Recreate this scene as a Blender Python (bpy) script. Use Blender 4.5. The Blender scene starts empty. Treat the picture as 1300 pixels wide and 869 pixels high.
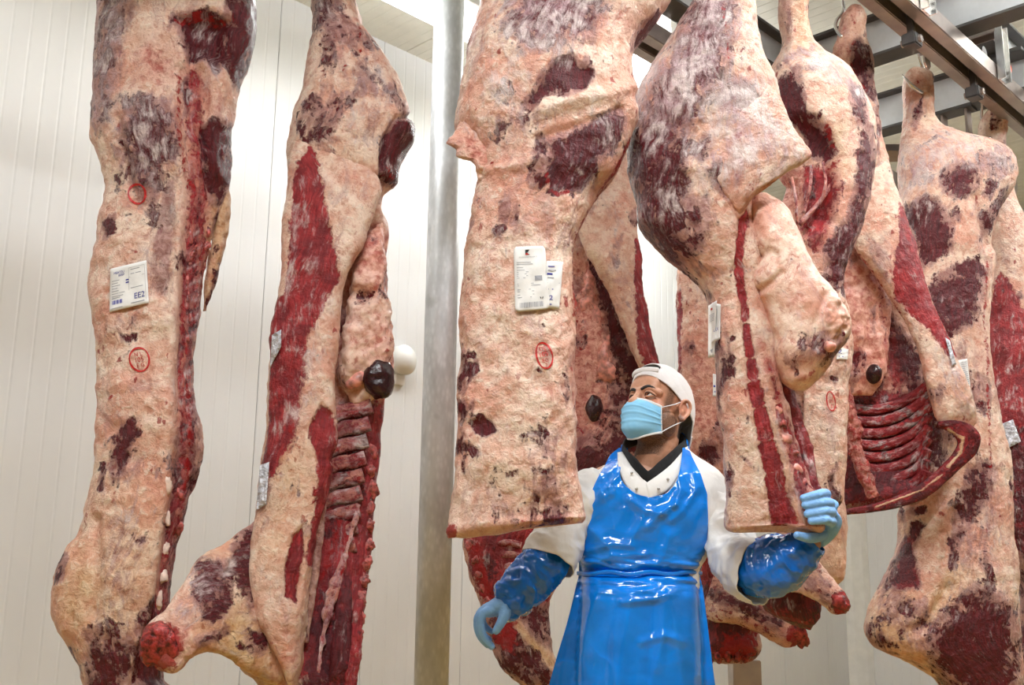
import bpy, bmesh, math, random
import numpy as np
from mathutils import Vector, Matrix
from mathutils.bvhtree import BVHTree

# ------------------------------------------------------------------ camera
F, CX, CY = 1350.0, 650.0, 434.5
CAM = np.array([0.0, 0.0, 1.10])
TH = math.asin(0.2095)
PH = math.asin(0.0121 / math.cos(TH))
_r0 = np.array([1.0, 0, 0]); _u0 = np.array([0, -math.sin(TH), math.cos(TH)])
FWD = np.array([0, math.cos(TH), math.sin(TH)])
RGT = _r0 * math.cos(PH) + _u0 * math.sin(PH)
UPV = _u0 * math.cos(PH) - _r0 * math.sin(PH)
scene = bpy.context.scene
cam_data = bpy.data.cameras.new('camera')
cam_data.sensor_width = 36.0
cam_data.lens = F / 1300.0 * 36.0
cam_data.clip_start = 0.05
cam = bpy.data.objects.new('camera', cam_data)
scene.collection.objects.link(cam)
_m = Matrix((( RGT[0], UPV[0], -FWD[0], CAM[0]), (RGT[1], UPV[1], -FWD[1], CAM[1]),
             (RGT[2], UPV[2], -FWD[2], CAM[2]), (0, 0, 0, 1)))
cam.matrix_world = _m
scene.camera = cam

# ------------------------------------------------------------------ world, lights, exposure
scene.view_settings.view_transform = 'Standard'
scene.view_settings.look = 'None'
scene.view_settings.gamma = 1.0
scene.view_settings.use_curve_mapping = False
scene.view_settings.exposure = 0.08
world = bpy.data.worlds.new('world')
scene.world = world
world.use_nodes = True
world.node_tree.nodes['Background'].inputs[0].default_value = (0.9, 0.95, 1.0, 1)
world.node_tree.nodes['Background'].inputs[1].default_value = 0.05
AZ = math.radians(44.0)
U = np.array([math.sin(AZ), math.cos(AZ), 0.0])       # along the rails, away to the right
V = np.array([-math.cos(AZ), math.sin(AZ), 0.0])      # across them, away to the left
ZV = np.array([0, 0, 1.0])
CEIL = 4.15
CORNER = np.array([3.09, 9.79, 0.0])
# tube lamps, all but the last unseen and added for their light: (metres along U, metres along V, watts down, watts up)
LAMPS = [(-2.1, 0.4, 60, 8), (0.5, 0.4, 104, 12), (3.1, 0.4, 52, 80), (5.7, 0.4, 45, 90), (-1.6, 3.7, 6, 6), (0.7, 3.7, 7, 8), (3.0, 3.6, 14, 14), (5.3, 3.7, 30, 80)]
LAMP_SPOTS = [l[:2] for l in LAMPS]
def lamp_point(u, v, z=CEIL - 0.36):
    p = U * u + V * v
    return Vector((p[0], p[1], z))
for _u, _v, _dn, _up in LAMPS:
    ld = bpy.data.lights.new('ceiling_light', 'AREA')
    ld.shape = 'RECTANGLE'; ld.size = 1.5; ld.size_y = 0.26
    ld.energy = _dn; ld.color = (0.92, 0.965, 1.0)
    lo = bpy.data.objects.new('ceiling_light', ld)
    scene.collection.objects.link(lo)
    lo.location = lamp_point(_u, _v)
    lo.rotation_euler = (0, 0, math.pi / 2 - AZ)
    lu = bpy.data.objects.new('ceiling_light', ld.copy()); lu.data.energy = _up   # added up-light above the housing, brightens ceiling and beams
    scene.collection.objects.link(lu)
    lu.location = lamp_point(_u, _v, CEIL - 0.22); lu.rotation_euler = (math.pi, 0, math.pi / 2 - AZ)

# ------------------------------------------------------------------ helpers
def at(px, py, Y):
    d = FWD + RGT * ((px - CX) / F) - UPV * ((py - CY) / F)
    return CAM + d * (Y / d[1])
def at_n(px, py, Y):
    px = np.asarray(px, float); py = np.asarray(py, float)
    d = FWD[None] + RGT[None] * ((px - CX) / F)[..., None] - UPV[None] * ((py - CY) / F)[..., None]
    return CAM + d * (np.asarray(Y) / d[..., 1])[..., None]
def proj(P):
    d = np.asarray(P, float) - CAM
    w = d @ FWD
    return np.stack([CX + F * (d @ RGT) / w, CY - F * (d @ UPV) / w], -1)

COL = scene.collection
def link(o, parent=None):
    COL.objects.link(o)
    if parent is not None: o.parent = parent
    return o
def tag(o, label=None, cat=None, group=None, kind=None):
    if label: o['label'] = label
    if cat: o['category'] = cat
    if group: o['group'] = group
    if kind: o['kind'] = kind
    return o
def empty(name, loc, label, cat, group=None):
    o = bpy.data.objects.new(name, None); o.empty_display_size = 0.1
    link(o); o.location = Vector(loc)
    return tag(o, label, cat, group)
def origin(parent):
    o = np.zeros(3)
    while parent is not None:
        o = o + np.array(parent.location); parent = parent.parent
    return o
def mesh_obj(name, verts, faces, mat, parent=None, smooth=True, attrs=None):
    """verts in world space; the mesh is stored relative to its parent."""
    v = np.asarray(verts, float) - origin(parent)
    me = bpy.data.meshes.new(name)
    if isinstance(faces, np.ndarray):
        n, k = faces.shape
        me.vertices.add(len(v)); me.vertices.foreach_set('co', v.astype(np.float32).ravel())
        me.loops.add(n * k); me.loops.foreach_set('vertex_index', faces.astype(np.int32).ravel())
        me.polygons.add(n)
        me.polygons.foreach_set('loop_start', np.arange(0, n * k, k, dtype=np.int32))
        me.polygons.foreach_set('loop_total', np.full(n, k, dtype=np.int32))
        me.update(calc_edges=True)
    else:
        me.from_pydata([tuple(x) for x in v], [], [tuple(int(i) for i in f) for f in faces]); me.update()
    me.polygons.foreach_set('use_smooth', np.full(len(me.polygons), bool(smooth)))
    if attrs:
        for k, (typ, arr) in attrs.items():
            a = me.attributes.new(k, typ, 'POINT')
            a.data.foreach_set('color' if typ == 'FLOAT_COLOR' else ('vector' if typ == 'FLOAT_VECTOR' else 'value'),
                               np.ascontiguousarray(arr, dtype=np.float32).ravel())
    me.materials.append(mat)
    o = bpy.data.objects.new(name, me)
    return link(o, parent)

def hermite(t, vals, q):
    """Smooth interpolation through rows of values."""
    t = np.asarray(t, float); v = np.asarray(vals, float)
    m = np.zeros_like(v)
    d = (v[1:] - v[:-1]) / (t[1:] - t[:-1])[:, None]
    m[1:-1] = ((d[:-1] * (t[2:] - t[1:-1])[:, None]) + d[1:] * (t[1:-1] - t[:-2])[:, None]) / (t[2:] - t[:-2])[:, None]
    m[0] = d[0]; m[-1] = d[-1]
    i = np.clip(np.searchsorted(t, q, side='right') - 1, 0, len(t) - 2)
    h = (t[i + 1] - t[i]); s = ((q - t[i]) / h)[:, None]; h = h[:, None]
    return ((2*s**3 - 3*s**2 + 1) * v[i] + (s**3 - 2*s**2 + s) * h * m[i]
            + (-2*s**3 + 3*s**2) * v[i+1] + (s**3 - s**2) * h * m[i+1])

def _hash(ix, iy, iz):
    h = (ix * 374761393 + iy * 668265263 + iz * 1274126177) & 0xffffffff
    h = ((h ^ (h >> 13)) * 1103515245) & 0xffffffff
    return ((h ^ (h >> 16)) & 0xffff) / 65535.0
def vnoise(P):
    i = np.floor(P).astype(np.int64); f = P - i; f = f * f * (3 - 2 * f)
    out = 0
    for dx in (0, 1):
        wx = f[:, 0] if dx else 1 - f[:, 0]
        for dy in (0, 1):
            wy = f[:, 1] if dy else 1 - f[:, 1]
            for dz in (0, 1):
                wz = f[:, 2] if dz else 1 - f[:, 2]
                out = out + wx * wy * wz * _hash(i[:, 0] + dx, i[:, 1] + dy, i[:, 2] + dz)
    return out
def fbm(P, octv=4, gain=0.5):
    a, s, tot = 1.0, 0, 0
    for k in range(octv):
        s = s + a * (vnoise(P * (2.03 ** k) + 17.3 * k) - 0.5); tot += a; a *= gain
    return s / tot * 2
def smooth01(x):
    x = np.clip(x, 0, 1); return x * x * (3 - 2 * x)

def grid_faces(nv, nu, closed=True):
    a = np.arange(nv * nu).reshape(nv, nu)
    if closed:
        b = np.roll(a, -1, axis=1)
    else:
        b = a[:, 1:]; a = a[:, :-1]
    return np.stack([a[:-1], b[:-1], b[1:], a[1:]], -1).reshape(-1, 4)
def grid_normals(P, closed=True):
    if closed:
        du = np.roll(P, -1, 1) - np.roll(P, 1, 1)
    else:
        du = np.gradient(P, axis=1)
    dv = np.gradient(P, axis=0)
    n = np.cross(du, dv); l = np.linalg.norm(n, axis=-1, keepdims=True)
    return n / np.maximum(l, 1e-9)

def tube_grid(pts, rad, nu=12, nv=None, flat=None, ref=(0, 0, 1)):
    """Rings along a smooth path: pts (k,3), rad (k) or (k,2) half sizes."""
    pts = np.asarray(pts, float); rad = np.asarray(rad, float)
    if rad.ndim == 1: rad = np.stack([rad, rad], -1)
    t = np.concatenate([[0], np.cumsum(np.linalg.norm(np.diff(pts, axis=0), axis=1) + 1e-9)])
    nv = nv or max(2, len(pts))
    q = np.linspace(0, t[-1], nv)
    C = hermite(t, pts, q) if len(pts) > 2 else pts[0] + (pts[1] - pts[0]) * (q / t[-1])[:, None]
    Rr = np.stack([np.interp(q, t, rad[:, 0]), np.interp(q, t, rad[:, 1])], -1) if len(pts) == 2 else hermite(t, rad, q)
    T = np.gradient(C, axis=0); T /= np.linalg.norm(T, axis=1, keepdims=True)
    ref = np.asarray(ref, float)
    X = np.cross(T, ref); bad = np.linalg.norm(X, axis=1) < 0.05
    X[bad] = np.cross(T[bad], np.array([0.3, 0.9, 0.1])); X /= np.linalg.norm(X, axis=1, keepdims=True)
    for k in range(1, len(X)):
        if X[k] @ X[k-1] < 0: X[k] = -X[k]
    W = np.cross(X, T)
    a = np.linspace(0, 2 * np.pi, nu, endpoint=False)
    return C[:, None] + X[:, None] * (np.cos(a)[None, :, None] * Rr[:, None, 0:1]) + W[:, None] * (np.sin(a)[None, :, None] * Rr[:, None, 1:2])
def close_grid(P):
    """verts and faces of a ring grid with its two ends closed."""
    nv, nu = P.shape[:2]
    v = np.concatenate([P.reshape(-1, 3), P[0].mean(0)[None], P[-1].mean(0)[None]])
    f = [tuple(x) for x in grid_faces(nv, nu)]
    c0, c1 = nv * nu, nv * nu + 1
    for j in range(nu):
        k = (j + 1) % nu
        f.append((c0, k, j)); f.append((c1, (nv-1)*nu + j, (nv-1)*nu + k))
    return v, f
def tube(name, pts, rad, mat, parent=None, nu=10, nv=None, ref=(0, 0, 1), smooth=True):
    v, f = close_grid(tube_grid(pts, rad, nu, nv, ref=ref))
    return mesh_obj(name, v, f, mat, parent, smooth)

class MB:
    """Collects boxes and tubes into one mesh."""
    def __init__(s): s.v = []; s.f = []
    def add(s, v, f):
        n = len(s.v); s.v += [tuple(x) for x in v]; s.f += [tuple(int(i) + n for i in q) for q in f]; return s
    def box(s, c, ax, ay, az, bev=0.0):
        """centre and three half-axis vectors"""
        c, ax, ay, az = (np.asarray(x, float) for x in (c, ax, ay, az))
        vs = [c + i*ax + j*ay + k*az for i in (-1, 1) for j in (-1, 1) for k in (-1, 1)]
        fs = [(0,1,3,2), (4,6,7,5), (0,4,5,1), (2,3,7,6), (0,2,6,4), (1,5,7,3)]
        return s.add(vs, fs)
    def tube(s, pts, rad, nu=10, nv=None, ref=(0, 0, 1)):
        v, f = close_grid(tube_grid(pts, rad, nu, nv, ref=ref)); return s.add(v, f)
    def prism(s, poly, c, ax, ay, az):
        """2-D outline (in ax, ay) extruded from -az to +az about c"""
        c, ax, ay, az = (np.asarray(x, float) for x in (c, ax, ay, az)); n = len(poly)
        vs = [c + x*ax + y*ay - az for x, y in poly] + [c + x*ax + y*ay + az for x, y in poly]
        fs = [tuple(range(n))[::-1], tuple(range(n, 2*n))] + [(i, (i+1) % n, n+(i+1) % n, n+i) for i in range(n)]
        return s.add(vs, fs)
    def build(s, name, mat, parent=None, smooth=False, bevel=0.0):
        o = mesh_obj(name, np.array(s.v), s.f, mat, parent, smooth)
        me = o.data
        bm = bmesh.new(); bm.from_mesh(me); bmesh.ops.recalc_face_normals(bm, faces=bm.faces); 
        if bevel:
            bmesh.ops.bevel(bm, geom=list(bm.edges), offset=bevel, segments=2, affect='EDGES', clamp_overlap=True)
        bm.to_mesh(me); bm.free()
        return o

# ------------------------------------------------------------------ materials
class NT:
    def __init__(s, name):
        s.m = bpy.data.materials.new(name); s.m.use_nodes = True
        s.t = s.m.node_tree; s.b = s.t.nodes['Principled BSDF']
    def n(s, typ, ins=None, **kw):
        nd = s.t.nodes.new(typ)
        for k, v in kw.items(): setattr(nd, k, v)
        for k, v in (ins or {}).items(): s.put(nd.inputs[k], v)
        return nd
    def put(s, sock, v):
        if isinstance(v, bpy.types.NodeSocket): s.t.links.new(v, sock)
        elif isinstance(v, (tuple, list)) and sock.type == 'RGBA' and len(v) == 3: sock.default_value = (*v, 1)
        else: sock.default_value = v
    def math(s, op, a, b=0.0, c=None, clamp=False):
        nd = s.t.nodes.new('ShaderNodeMath'); nd.operation = op; nd.use_clamp = clamp
        s.put(nd.inputs[0], a); s.put(nd.inputs[1], b)
        if c is not None: s.put(nd.inputs[2], c)
        return nd.outputs[0]
    def mix(s, t, a, b, mode='MIX'):
        nd = s.t.nodes.new('ShaderNodeMix'); nd.data_type = 'RGBA'; nd.blend_type = mode
        s.put(nd.inputs[0], t); s.put(nd.inputs[6], a); s.put(nd.inputs[7], b)
        return nd.outputs[2]
    def fmix(s, t, a, b):
        nd = s.t.nodes.new('ShaderNodeMix'); nd.data_type = 'FLOAT'
        s.put(nd.inputs[0], t); s.put(nd.inputs[2], a); s.put(nd.inputs[3], b)
        return nd.outputs[0]
    def step(s, x, lo, hi, a=0.0, b=1.0):
        nd = s.t.nodes.new('ShaderNodeMapRange'); nd.interpolation_type = 'SMOOTHSTEP'
        s.put(nd.inputs[0], x); s.put(nd.inputs[1], lo); s.put(nd.inputs[2], hi); s.put(nd.inputs[3], a); s.put(nd.inputs[4], b)
        return nd.outputs[0]
    def noise(s, vec, scale, detail=4, rough=0.55, dist=0.0):
        nd = s.n('ShaderNodeTexNoise', {'Scale': scale, 'Detail': detail, 'Roughness': rough, 'Distortion': dist})
        if vec is not None: s.put(nd.inputs['Vector'], vec)
        return nd.outputs['Fac']
    def obj(s): return s.n('ShaderNodeTexCoord').outputs['Object']
    def scaled(s, vec, sc, off=(0, 0, 0)):
        nd = s.n('ShaderNodeMapping', {'Scale': sc, 'Location': off}); s.put(nd.inputs['Vector'], vec); return nd.outputs[0]
    def bump(s, h, strength=0.5, dist=0.01, normal=None):
        nd = s.n('ShaderNodeBump', {'Strength': strength, 'Distance': dist}); s.put(nd.inputs['Height'], h)
        if normal is not None: s.put(nd.inputs['Normal'], normal)
        return nd.outputs[0]
    def out(s, **kw):
        names = {'color': 'Base Color', 'rough': 'Roughness', 'metal': 'Metallic', 'normal': 'Normal', 'emit': 'Emission Color',
                 'estr': 'Emission Strength', 'alpha': 'Alpha', 'spec': 'Specular IOR Level', 'coat': 'Coat Weight', 'crough': 'Coat Roughness',
                 'sss': 'Subsurface Weight', 'ssr': 'Subsurface Radius', 'sssc': 'Subsurface Scale', 'trans': 'Transmission Weight', 'sheen': 'Sheen Weight'}
        for k, v in kw.items(): s.put(s.b.inputs[names[k]], v)
        return s.m

def plain(name, col, rough=0.5, metal=0.0, var=0.12, scale=12.0, bump=0.1, bscale=80.0, dist=0.002, **kw):
    t = NT(name); o = t.obj()
    n = t.noise(o, scale, 5)
    c = t.mix(t.step(n, 0.3, 0.7), tuple(x * (1 - var) for x in col), tuple(min(1, x * (1 + var)) for x in col))
    nb = t.noise(o, bscale, 4)
    return t.out(color=c, rough=t.fmix(n, rough * 0.85, min(1, rough * 1.15)), metal=metal, normal=t.bump(nb, bump, dist), **kw)
# ------------------------------------------------------------------ room
def wall_mat():
    t = NT('painted insulated panel'); o = t.obj()
    n = t.noise(t.scaled(o, (1, 1, 0.5)), 3.0, 4)
    s = t.noise(t.scaled(o, (1, 1, 0.6)), 9, 5)
    c = t.mix(t.step(n, 0.3, 0.7), (0.745, 0.745, 0.745), (0.785, 0.785, 0.785))
    c = t.mix(t.step(s, 0.70, 0.80, 0, 0.25), c, (0.6, 0.52, 0.42))
    return t.out(color=c, rough=0.42, spec=0.35, normal=t.bump(t.noise(o, 60, 3), 0.05, 0.002))
M_WALL = wall_mat()
M_CEIL = plain('cream ceiling panel', (0.80, 0.79, 0.71), 0.5, var=0.03)
M_FLOOR = plain('reddish resin floor', (0.36, 0.23, 0.055), 0.45, var=0.15, scale=6)  # unseen floor, tan picked to bounce warm light onto the lower walls
M_STEEL = plain('dull stainless steel', (0.40, 0.34, 0.31), 0.40, 0.75, 0.12, 9, 0.08)
M_BRIGHT = plain('bright stainless steel', (0.72, 0.71, 0.70), 0.24, 0.95, 0.08, 9, 0.05)
M_DARK = plain('dark grey steel', (0.10, 0.095, 0.095), 0.45, 0.5, 0.15, 9, 0.08)
M_BEAM = plain('galvanised beam web', (0.72, 0.74, 0.78), 0.42, 0.35, 0.12, 5, 0.05)
M_ORANGE = plain('orange plastic', (0.75, 0.09, 0.03), 0.4, 0, 0.1)
M_WHITEP = plain('white plastic', (0.82, 0.81, 0.78), 0.4, 0, 0.04)
def galv():
    t = NT('galvanised pipe'); o = t.obj()
    v = t.n('ShaderNodeTexVoronoi', {'Scale': 55.0, 'Vector': t.scaled(o, (1, 1, 0.45))}).outputs['Distance']
    n = t.noise(t.scaled(o, (1, 1, 0.35)), 9, 5, 0.6)
    c = t.mix(t.step(n, 0.35, 0.68), (0.50, 0.51, 0.52), (0.74, 0.75, 0.77))
    c = t.mix(t.step(v, 0.1, 0.6, 0, 0.25), c, (0.3, 0.31, 0.32))
    c = t.mix(t.step(t.noise(o, 7, 3), 0.62, 0.75, 0, 0.5), c, (0.30, 0.30, 0.30))
    return t.out(color=c, rough=t.fmix(n, 0.42, 0.58), metal=0.45, normal=t.bump(n, 0.1, 0.004))
M_GALV = galv()
t_ = NT('lamp diffuser'); M_LAMP = t_.out(color=(0.9, 0.9, 0.9), rough=0.4, emit=(1, 0.97, 0.93), estr=6.0)

def P3(p, z): return np.array([p[0], p[1], z])
def slab(name, c, ax, ay, az, mat):
    o = MB().box(c, ax, ay, az).build(name, mat); o['kind'] = 'structure'; return o
LU, LV = 14.0, 9.0       # room length along U and width along V
c0 = CORNER - U * LU / 2 - V * LV / 2
slab('floor', P3(c0, -0.05), U * (LU/2 + .2), V * (LV/2 + .2), ZV * 0.05, M_FLOOR)
ceil_o = slab('ceiling', P3(c0, CEIL + 0.09), U * (LU/2 + .2), V * (LV/2 + .2), ZV * 0.05, M_CEIL)
# ceiling boards run across the rails; shallow V joints between them
def board_mesh(name, width, length, n_rib, depth, thick=0.04):
    """panel in local x (width), z (length), face towards -y, with shallow grooves"""
    xs, ys = [], []
    for i in range(n_rib):
        a, b = i * width / n_rib, (i + 1) * width / n_rib
        g = width / n_rib * 0.10
        xs += [a, a + g, b - g]; ys += [depth, 0, 0]
    xs.append(width); ys.append(depth)
    xs[0] += 0.002; xs[-1] -= 0.002
    n = len(xs); v = []; f = []
    for z in (0, length):
        v += [(x - width/2, y, z) for x, y in zip(xs, ys)] + [(width/2 - .002, thick, z), (-width/2 + .002, thick, z)]
    m = n + 2
    f = [(i, (i+1) % m, m + (i+1) % m, m + i) for i in range(m)] + [tuple(range(m))[::-1], tuple(range(m, 2*m))]
    me = bpy.data.meshes.new(name); me.from_pydata(v, [], f); me.update()
    return me
def put_board(me, mat, parent, loc, ax, ay, az):
    o = bpy.data.objects.new('panel', me); link(o, parent)
    if not me.materials: me.materials.append(mat)
    o.matrix_basis = Matrix(((ax[0], ay[0], az[0], loc[0]), (ax[1], ay[1], az[1], loc[1]), (ax[2], ay[2], az[2], loc[2]), (0, 0, 0, 1)))
    return o
pm = board_mesh('wall_panel', 0.72, CEIL + 0.02, 9, 0.0016)
cm = board_mesh('ceiling_panel', 0.9, LV, 12, 0.003)
core_w = plain('panel joint', (0.30, 0.27, 0.24), 0.7)
# wall along the rails (left / behind), seen obliquely
wl = slab('wall_left', P3(CORNER - U * LU/2 + V * 0.10, CEIL/2), U * (LU/2 + .2), V * 0.05, ZV * (CEIL/2 + .05), core_w)
A0 = at(331, 434, 1.0); A0 = A0[:2] - CAM[:2]
# where the sight line at x = 331 meets the wall plane, a joint falls
k_ = np.linalg.solve(np.array([[A0[0], U[0]], [A0[1], U[1]]]), CORNER[:2])
s0 = k_[1] % 0.72
s = s0 + 0.36
while s < LU - 0.3:
    put_board(pm, M_WALL, wl, tuple(CORNER - U * s), U, V, ZV)
    s += 0.72
put_board(board_mesh('wall_panel_end', s0, CEIL + .02, max(1, round(s0 / 0.08)), 0.0016), M_WALL, wl, tuple(CORNER - U * (s0/2)), U, V, ZV)
wr = slab('wall_back', P3(CORNER - V * LV/2 + U * 0.10, CEIL/2), V * (LV/2 + .2), U * 0.05, ZV * (CEIL/2 + .05), core_w)
for i in range(12):
    put_board(pm, M_WALL, wr, tuple(CORNER - V * (0.36 + 0.72 * i)), -V, U, ZV)
M_DIMWALL = plain('brushed steel cladding', (0.34, 0.32, 0.30), 0.5, 0.2, 0.1)  # unseen walls, given a dark tone to cut the bounced light
slab('wall_right', P3(CORNER - V * (LV + .05) - U * LU/2, CEIL/2), U * (LU/2 + .2), V * 0.05, ZV * (CEIL/2 + .05), M_DIMWALL)
slab('wall_front', P3(CORNER - V * LV/2 - U * (LU + .05), CEIL/2), V * (LV/2 + .2), U * 0.05, ZV * (CEIL/2 + .05), M_DIMWALL)
for i in range(15):
    put_board(cm, M_CEIL, ceil_o, tuple(P3(CORNER - U * (0.45 + 0.9 * i) - V * LV, CEIL)), U, ZV, V)
# corner cove strip
tr = MB().prism([(0, 0), (0.16, 0), (0.13, 0.06), (0.06, 0.13), (0, 0.16)], P3(CORNER, CEIL/2), -U, -V, ZV * (CEIL/2)).build('trim_1', M_WHITEP)
tr['kind'] = 'structure'

# lamps under the ceiling; all but the last are unseen additions
LAMP_LABELS = ['white tube lamp over the aisle, farthest behind the camera', 'white tube lamp over the aisle just above the camera', 'white tube lamp over the aisle in front of the right rail', 'white tube lamp at the far end of the aisle',
    'white tube lamp along the panel wall, nearest the front', 'white tube lamp along the panel wall beside the leftmost carcass', 'white tube lamp along the panel wall above the steel post', 'white tube lamp along the panel wall, farthest back in the corner']
for i, (u, v) in enumerate(LAMP_SPOTS):
    p = np.array(lamp_point(u, v))
    e = empty('ceiling_lamp', p + ZV * 0.36, LAMP_LABELS[i], 'lamp', 'tube lamps under the ceiling')
    MB().box(p + ZV * 0.065, U * 0.80, V * 0.16, ZV * 0.045).build('housing', M_WHITEP, e)
    for q in (-1, 1): MB().tube([p + U * q * 0.6 + ZV * 0.11, p + U * q * 0.6 + ZV * 0.36], [0.006, 0.006], 8).build('hanger_rod', M_BRIGHT, e)
    MB().box(p + ZV * 0.018, U * 0.77, V * 0.14, ZV * 0.006).build('diffuser', M_LAMP, e)

# galvanised post
def post():
    Y = 4.55
    top = at(571, 0, Y); bot = at(547, 869, Y)
    x = (top[0] + bot[0]) / 2
    r = 0.5 * 42 / F * Y / math.cos(TH) * 0.985
    e = empty('steel_post', (x, Y, 0), 'round galvanised steel post standing between the hanging sides', 'post')
    n = 40
    tube('pipe', [(x, Y, 0.012), (x, Y, CEIL - .012)], [r, r], M_GALV, e, 40, 2)
    MB().box((x, Y, 0.006), (0.11, 0, 0), (0, 0.11, 0), (0, 0, 0.006)).build('base_plate', M_GALV, e)
    MB().box((x, Y, CEIL - 0.006), (0.11, 0, 0), (0, 0.11, 0), (0, 0, 0.006)).build('top_plate', M_GALV, e)
post()

# ------------------------------------------------------------------ overhead rails
RZ = 3.30       # underside of the rails
def railpt(px, py, z):
    d = FWD + RGT * ((px - CX) / F) - UPV * ((py - CY) / F)
    return CAM + d * ((z - CAM[2]) / d[2])
RB = railpt(1156, 31, RZ)                     # a point under the slot of the right rail
RA = railpt(822, 62, RZ)
def ibeam(name, p0, p1, label, h=0.20, w=0.10, mat=None, flat=M_DARK, web_mat=M_BEAM, grp=None):
    p0 = np.asarray(p0, float); p1 = np.asarray(p1, float)
    d = p1 - p0; L = np.linalg.norm(d); d /= L; s = np.cross(d, ZV); c = (p0 + p1) / 2
    e = empty(name, c, label, 'beam', grp)
    MB().box(c + ZV * 0.006, d * L/2, s * w/2, ZV * 0.006).build('bottom_flange', flat, e)
    MB().box(c + ZV * (h - 0.006), d * L/2, s * w/2, ZV * 0.006).build('top_flange', flat, e)
    MB().box(c + ZV * h/2, d * L/2, s * 0.005, ZV * (h/2 - 0.012)).build('web', web_mat, e)
    return e
def rail(base, u0, u1, label):
    """two box tubes with a slot between them for the trolleys"""
    c = base + U * (u0 + u1) / 2; h = (u1 - u0) / 2
    e = empty('overhead_rail', c, label, 'rail', 'overhead meat rails')
    for s in (-1, 1):
        # a tube with an inward lip
        MB().box(c + V * s * 0.048 + ZV * 0.04, U * h, V * 0.028, ZV * 0.04).build('rail_tube', M_STEEL, e, bevel=0.004)
    MB().box(c + ZV * 0.062, U * h, V * 0.022, ZV * 0.006).build('slot_plate', M_DARK, e)
    return e
rail(RB, -5.2, 2.6, 'double box tube rail running over the sides at the right')
rail(RA, -5.2, 2.4, 'double box tube rail behind the two middle sides')
# brackets on the right rail: plate up the side, arm across the top, bolts
bracket_n = 0
def bracket(base, u, side, reach, label, up=0.27):
    e = empty('rail_bracket', base + U * u + ZV * 0.08, label, 'bracket', 'rail hanger brackets')
    p = base + U * u + V * side * 0.084
    MB().box(p + ZV * (up / 2 + 0.0), U * 0.035, V * 0.005, ZV * (up / 2)).build('plate', M_BRIGHT, e)
    for q in (-1, 1):
        MB().box(p + U * q * 0.035 + V * side * 0.014 + ZV * (up / 2), U * 0.004, V * 0.016, ZV * (up / 2)).build('lip', M_BRIGHT, e)
    c = base + U * u + V * (side * 0.084 - side * reach / 2) + ZV * (up + 0.012)
    MB().box(c, U * 0.035, V * (reach / 2), ZV * 0.012).build('arm', M_STEEL, e)
    for q in (-1, 1):
        MB().box(c + U * q * 0.035 - ZV * 0.02, U * 0.004, V * (reach / 2), ZV * 0.028).build('arm_lip', M_STEEL, e)
    for zz in (0.03, 0.06):
        MB().tube([p + ZV * zz, p + ZV * zz + V * side * 0.014], [0.008, 0.008], 6).build('bolt', M_DARK, e)
    return e
for i, u in enumerate((-0.05, 0.78, 1.60, -0.9)):
    bracket(RB, u, -1, 0.36, ['bright steel hanger bracket nearest above the first hook trolley', 'bright steel hanger bracket above the orange stop',
                              'bright steel hanger bracket farthest along the right rail', 'steel hanger bracket on the near run of the right rail'][i])
bracket(RA, 0.10, -1, 0.30, 'steel hanger bracket seen between the two middle hindquarters')
# orange stops
for i, (u, lab) in enumerate(((-0.12, 'orange plastic stop beside the nearest hanger bracket'), (0.93, 'orange plastic stop beyond the second hanger bracket'))):
    c = RB + U * u - V * 0.05 + ZV * 0.125
    mb = MB(); mb.tube([c - ZV * 0.043, c - ZV * 0.02, c + ZV * 0.02, c + ZV * 0.05], [[0.02, 0.03], [0.03, 0.034], [0.03, 0.03], [0.012, 0.014]], 12, 8)
    tag(mb.build('rail_stop', M_ORANGE, None, True), lab, 'stop', 'orange rail stops')
# support beams
B1 = railpt(1108, 79, RZ + 0.12); B2 = railpt(1111, 172, RZ + 0.12)
ibeam('cross_beam', B1 - V * 3.5, B1 + V * 0.62, 'pale steel cross beam nearest behind the hanging legs', 0.21, 0.11)
ibeam('cross_beam', B2 - V * 3.5, B2 + V * 3.0, 'pale steel cross beam farther back under the ceiling', 0.21, 0.11)
B3 = railpt(985, 97, RZ + 0.12)
ibeam('support_beam', B3 - U * 3.2, B3 + U * 0.12, 'pale steel beam running behind the middle hindquarter', 0.20, 0.11)
B4 = railpt(1262, 72, RZ + 0.32)
ibeam('support_beam', B4 - U * 4.5, B4 + U * 3.0, 'dark steel support beam above the right rail', 0.20, 0.12, web_mat=M_BEAM)
# clamp plates on the dark beam
for u, lab in ((0.02, 'dark clamp plate with a bolt on the near support beam'), (0.9, 'dark clamp plate on the far end of the support beam')):
    c = B4 + U * u - V * 0.05 - ZV * 0.012
    e = empty('beam_clamp', c, lab, 'clamp')
    MB().box(c, U * 0.06, V * 0.09, ZV * 0.011).build('plate', M_DARK, e, bevel=0.003)
    MB().tube([c - ZV * 0.008, c - ZV * 0.03], [0.014, 0.014], 6).build('bolt', M_BRIGHT, e)
# small lugs under the rail's left side
for u, lab in ((-0.52, 'small steel lug hanging from the rail before the first trolley'), (0.36, 'small steel lug between the two hook trolleys')):
    c = RB + U * u + V * 0.085 + ZV * 0.0
    mb = MB().prism([(-.03, .05), (.03, .05), (.03, -.015), (.012, -.035), (-.012, -.035), (-.03, -.015)], c, U, ZV, V * 0.004)
    o = mb.build('rail_lug', M_BRIGHT); tag(o, lab, 'lug', 'rail lugs')
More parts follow.
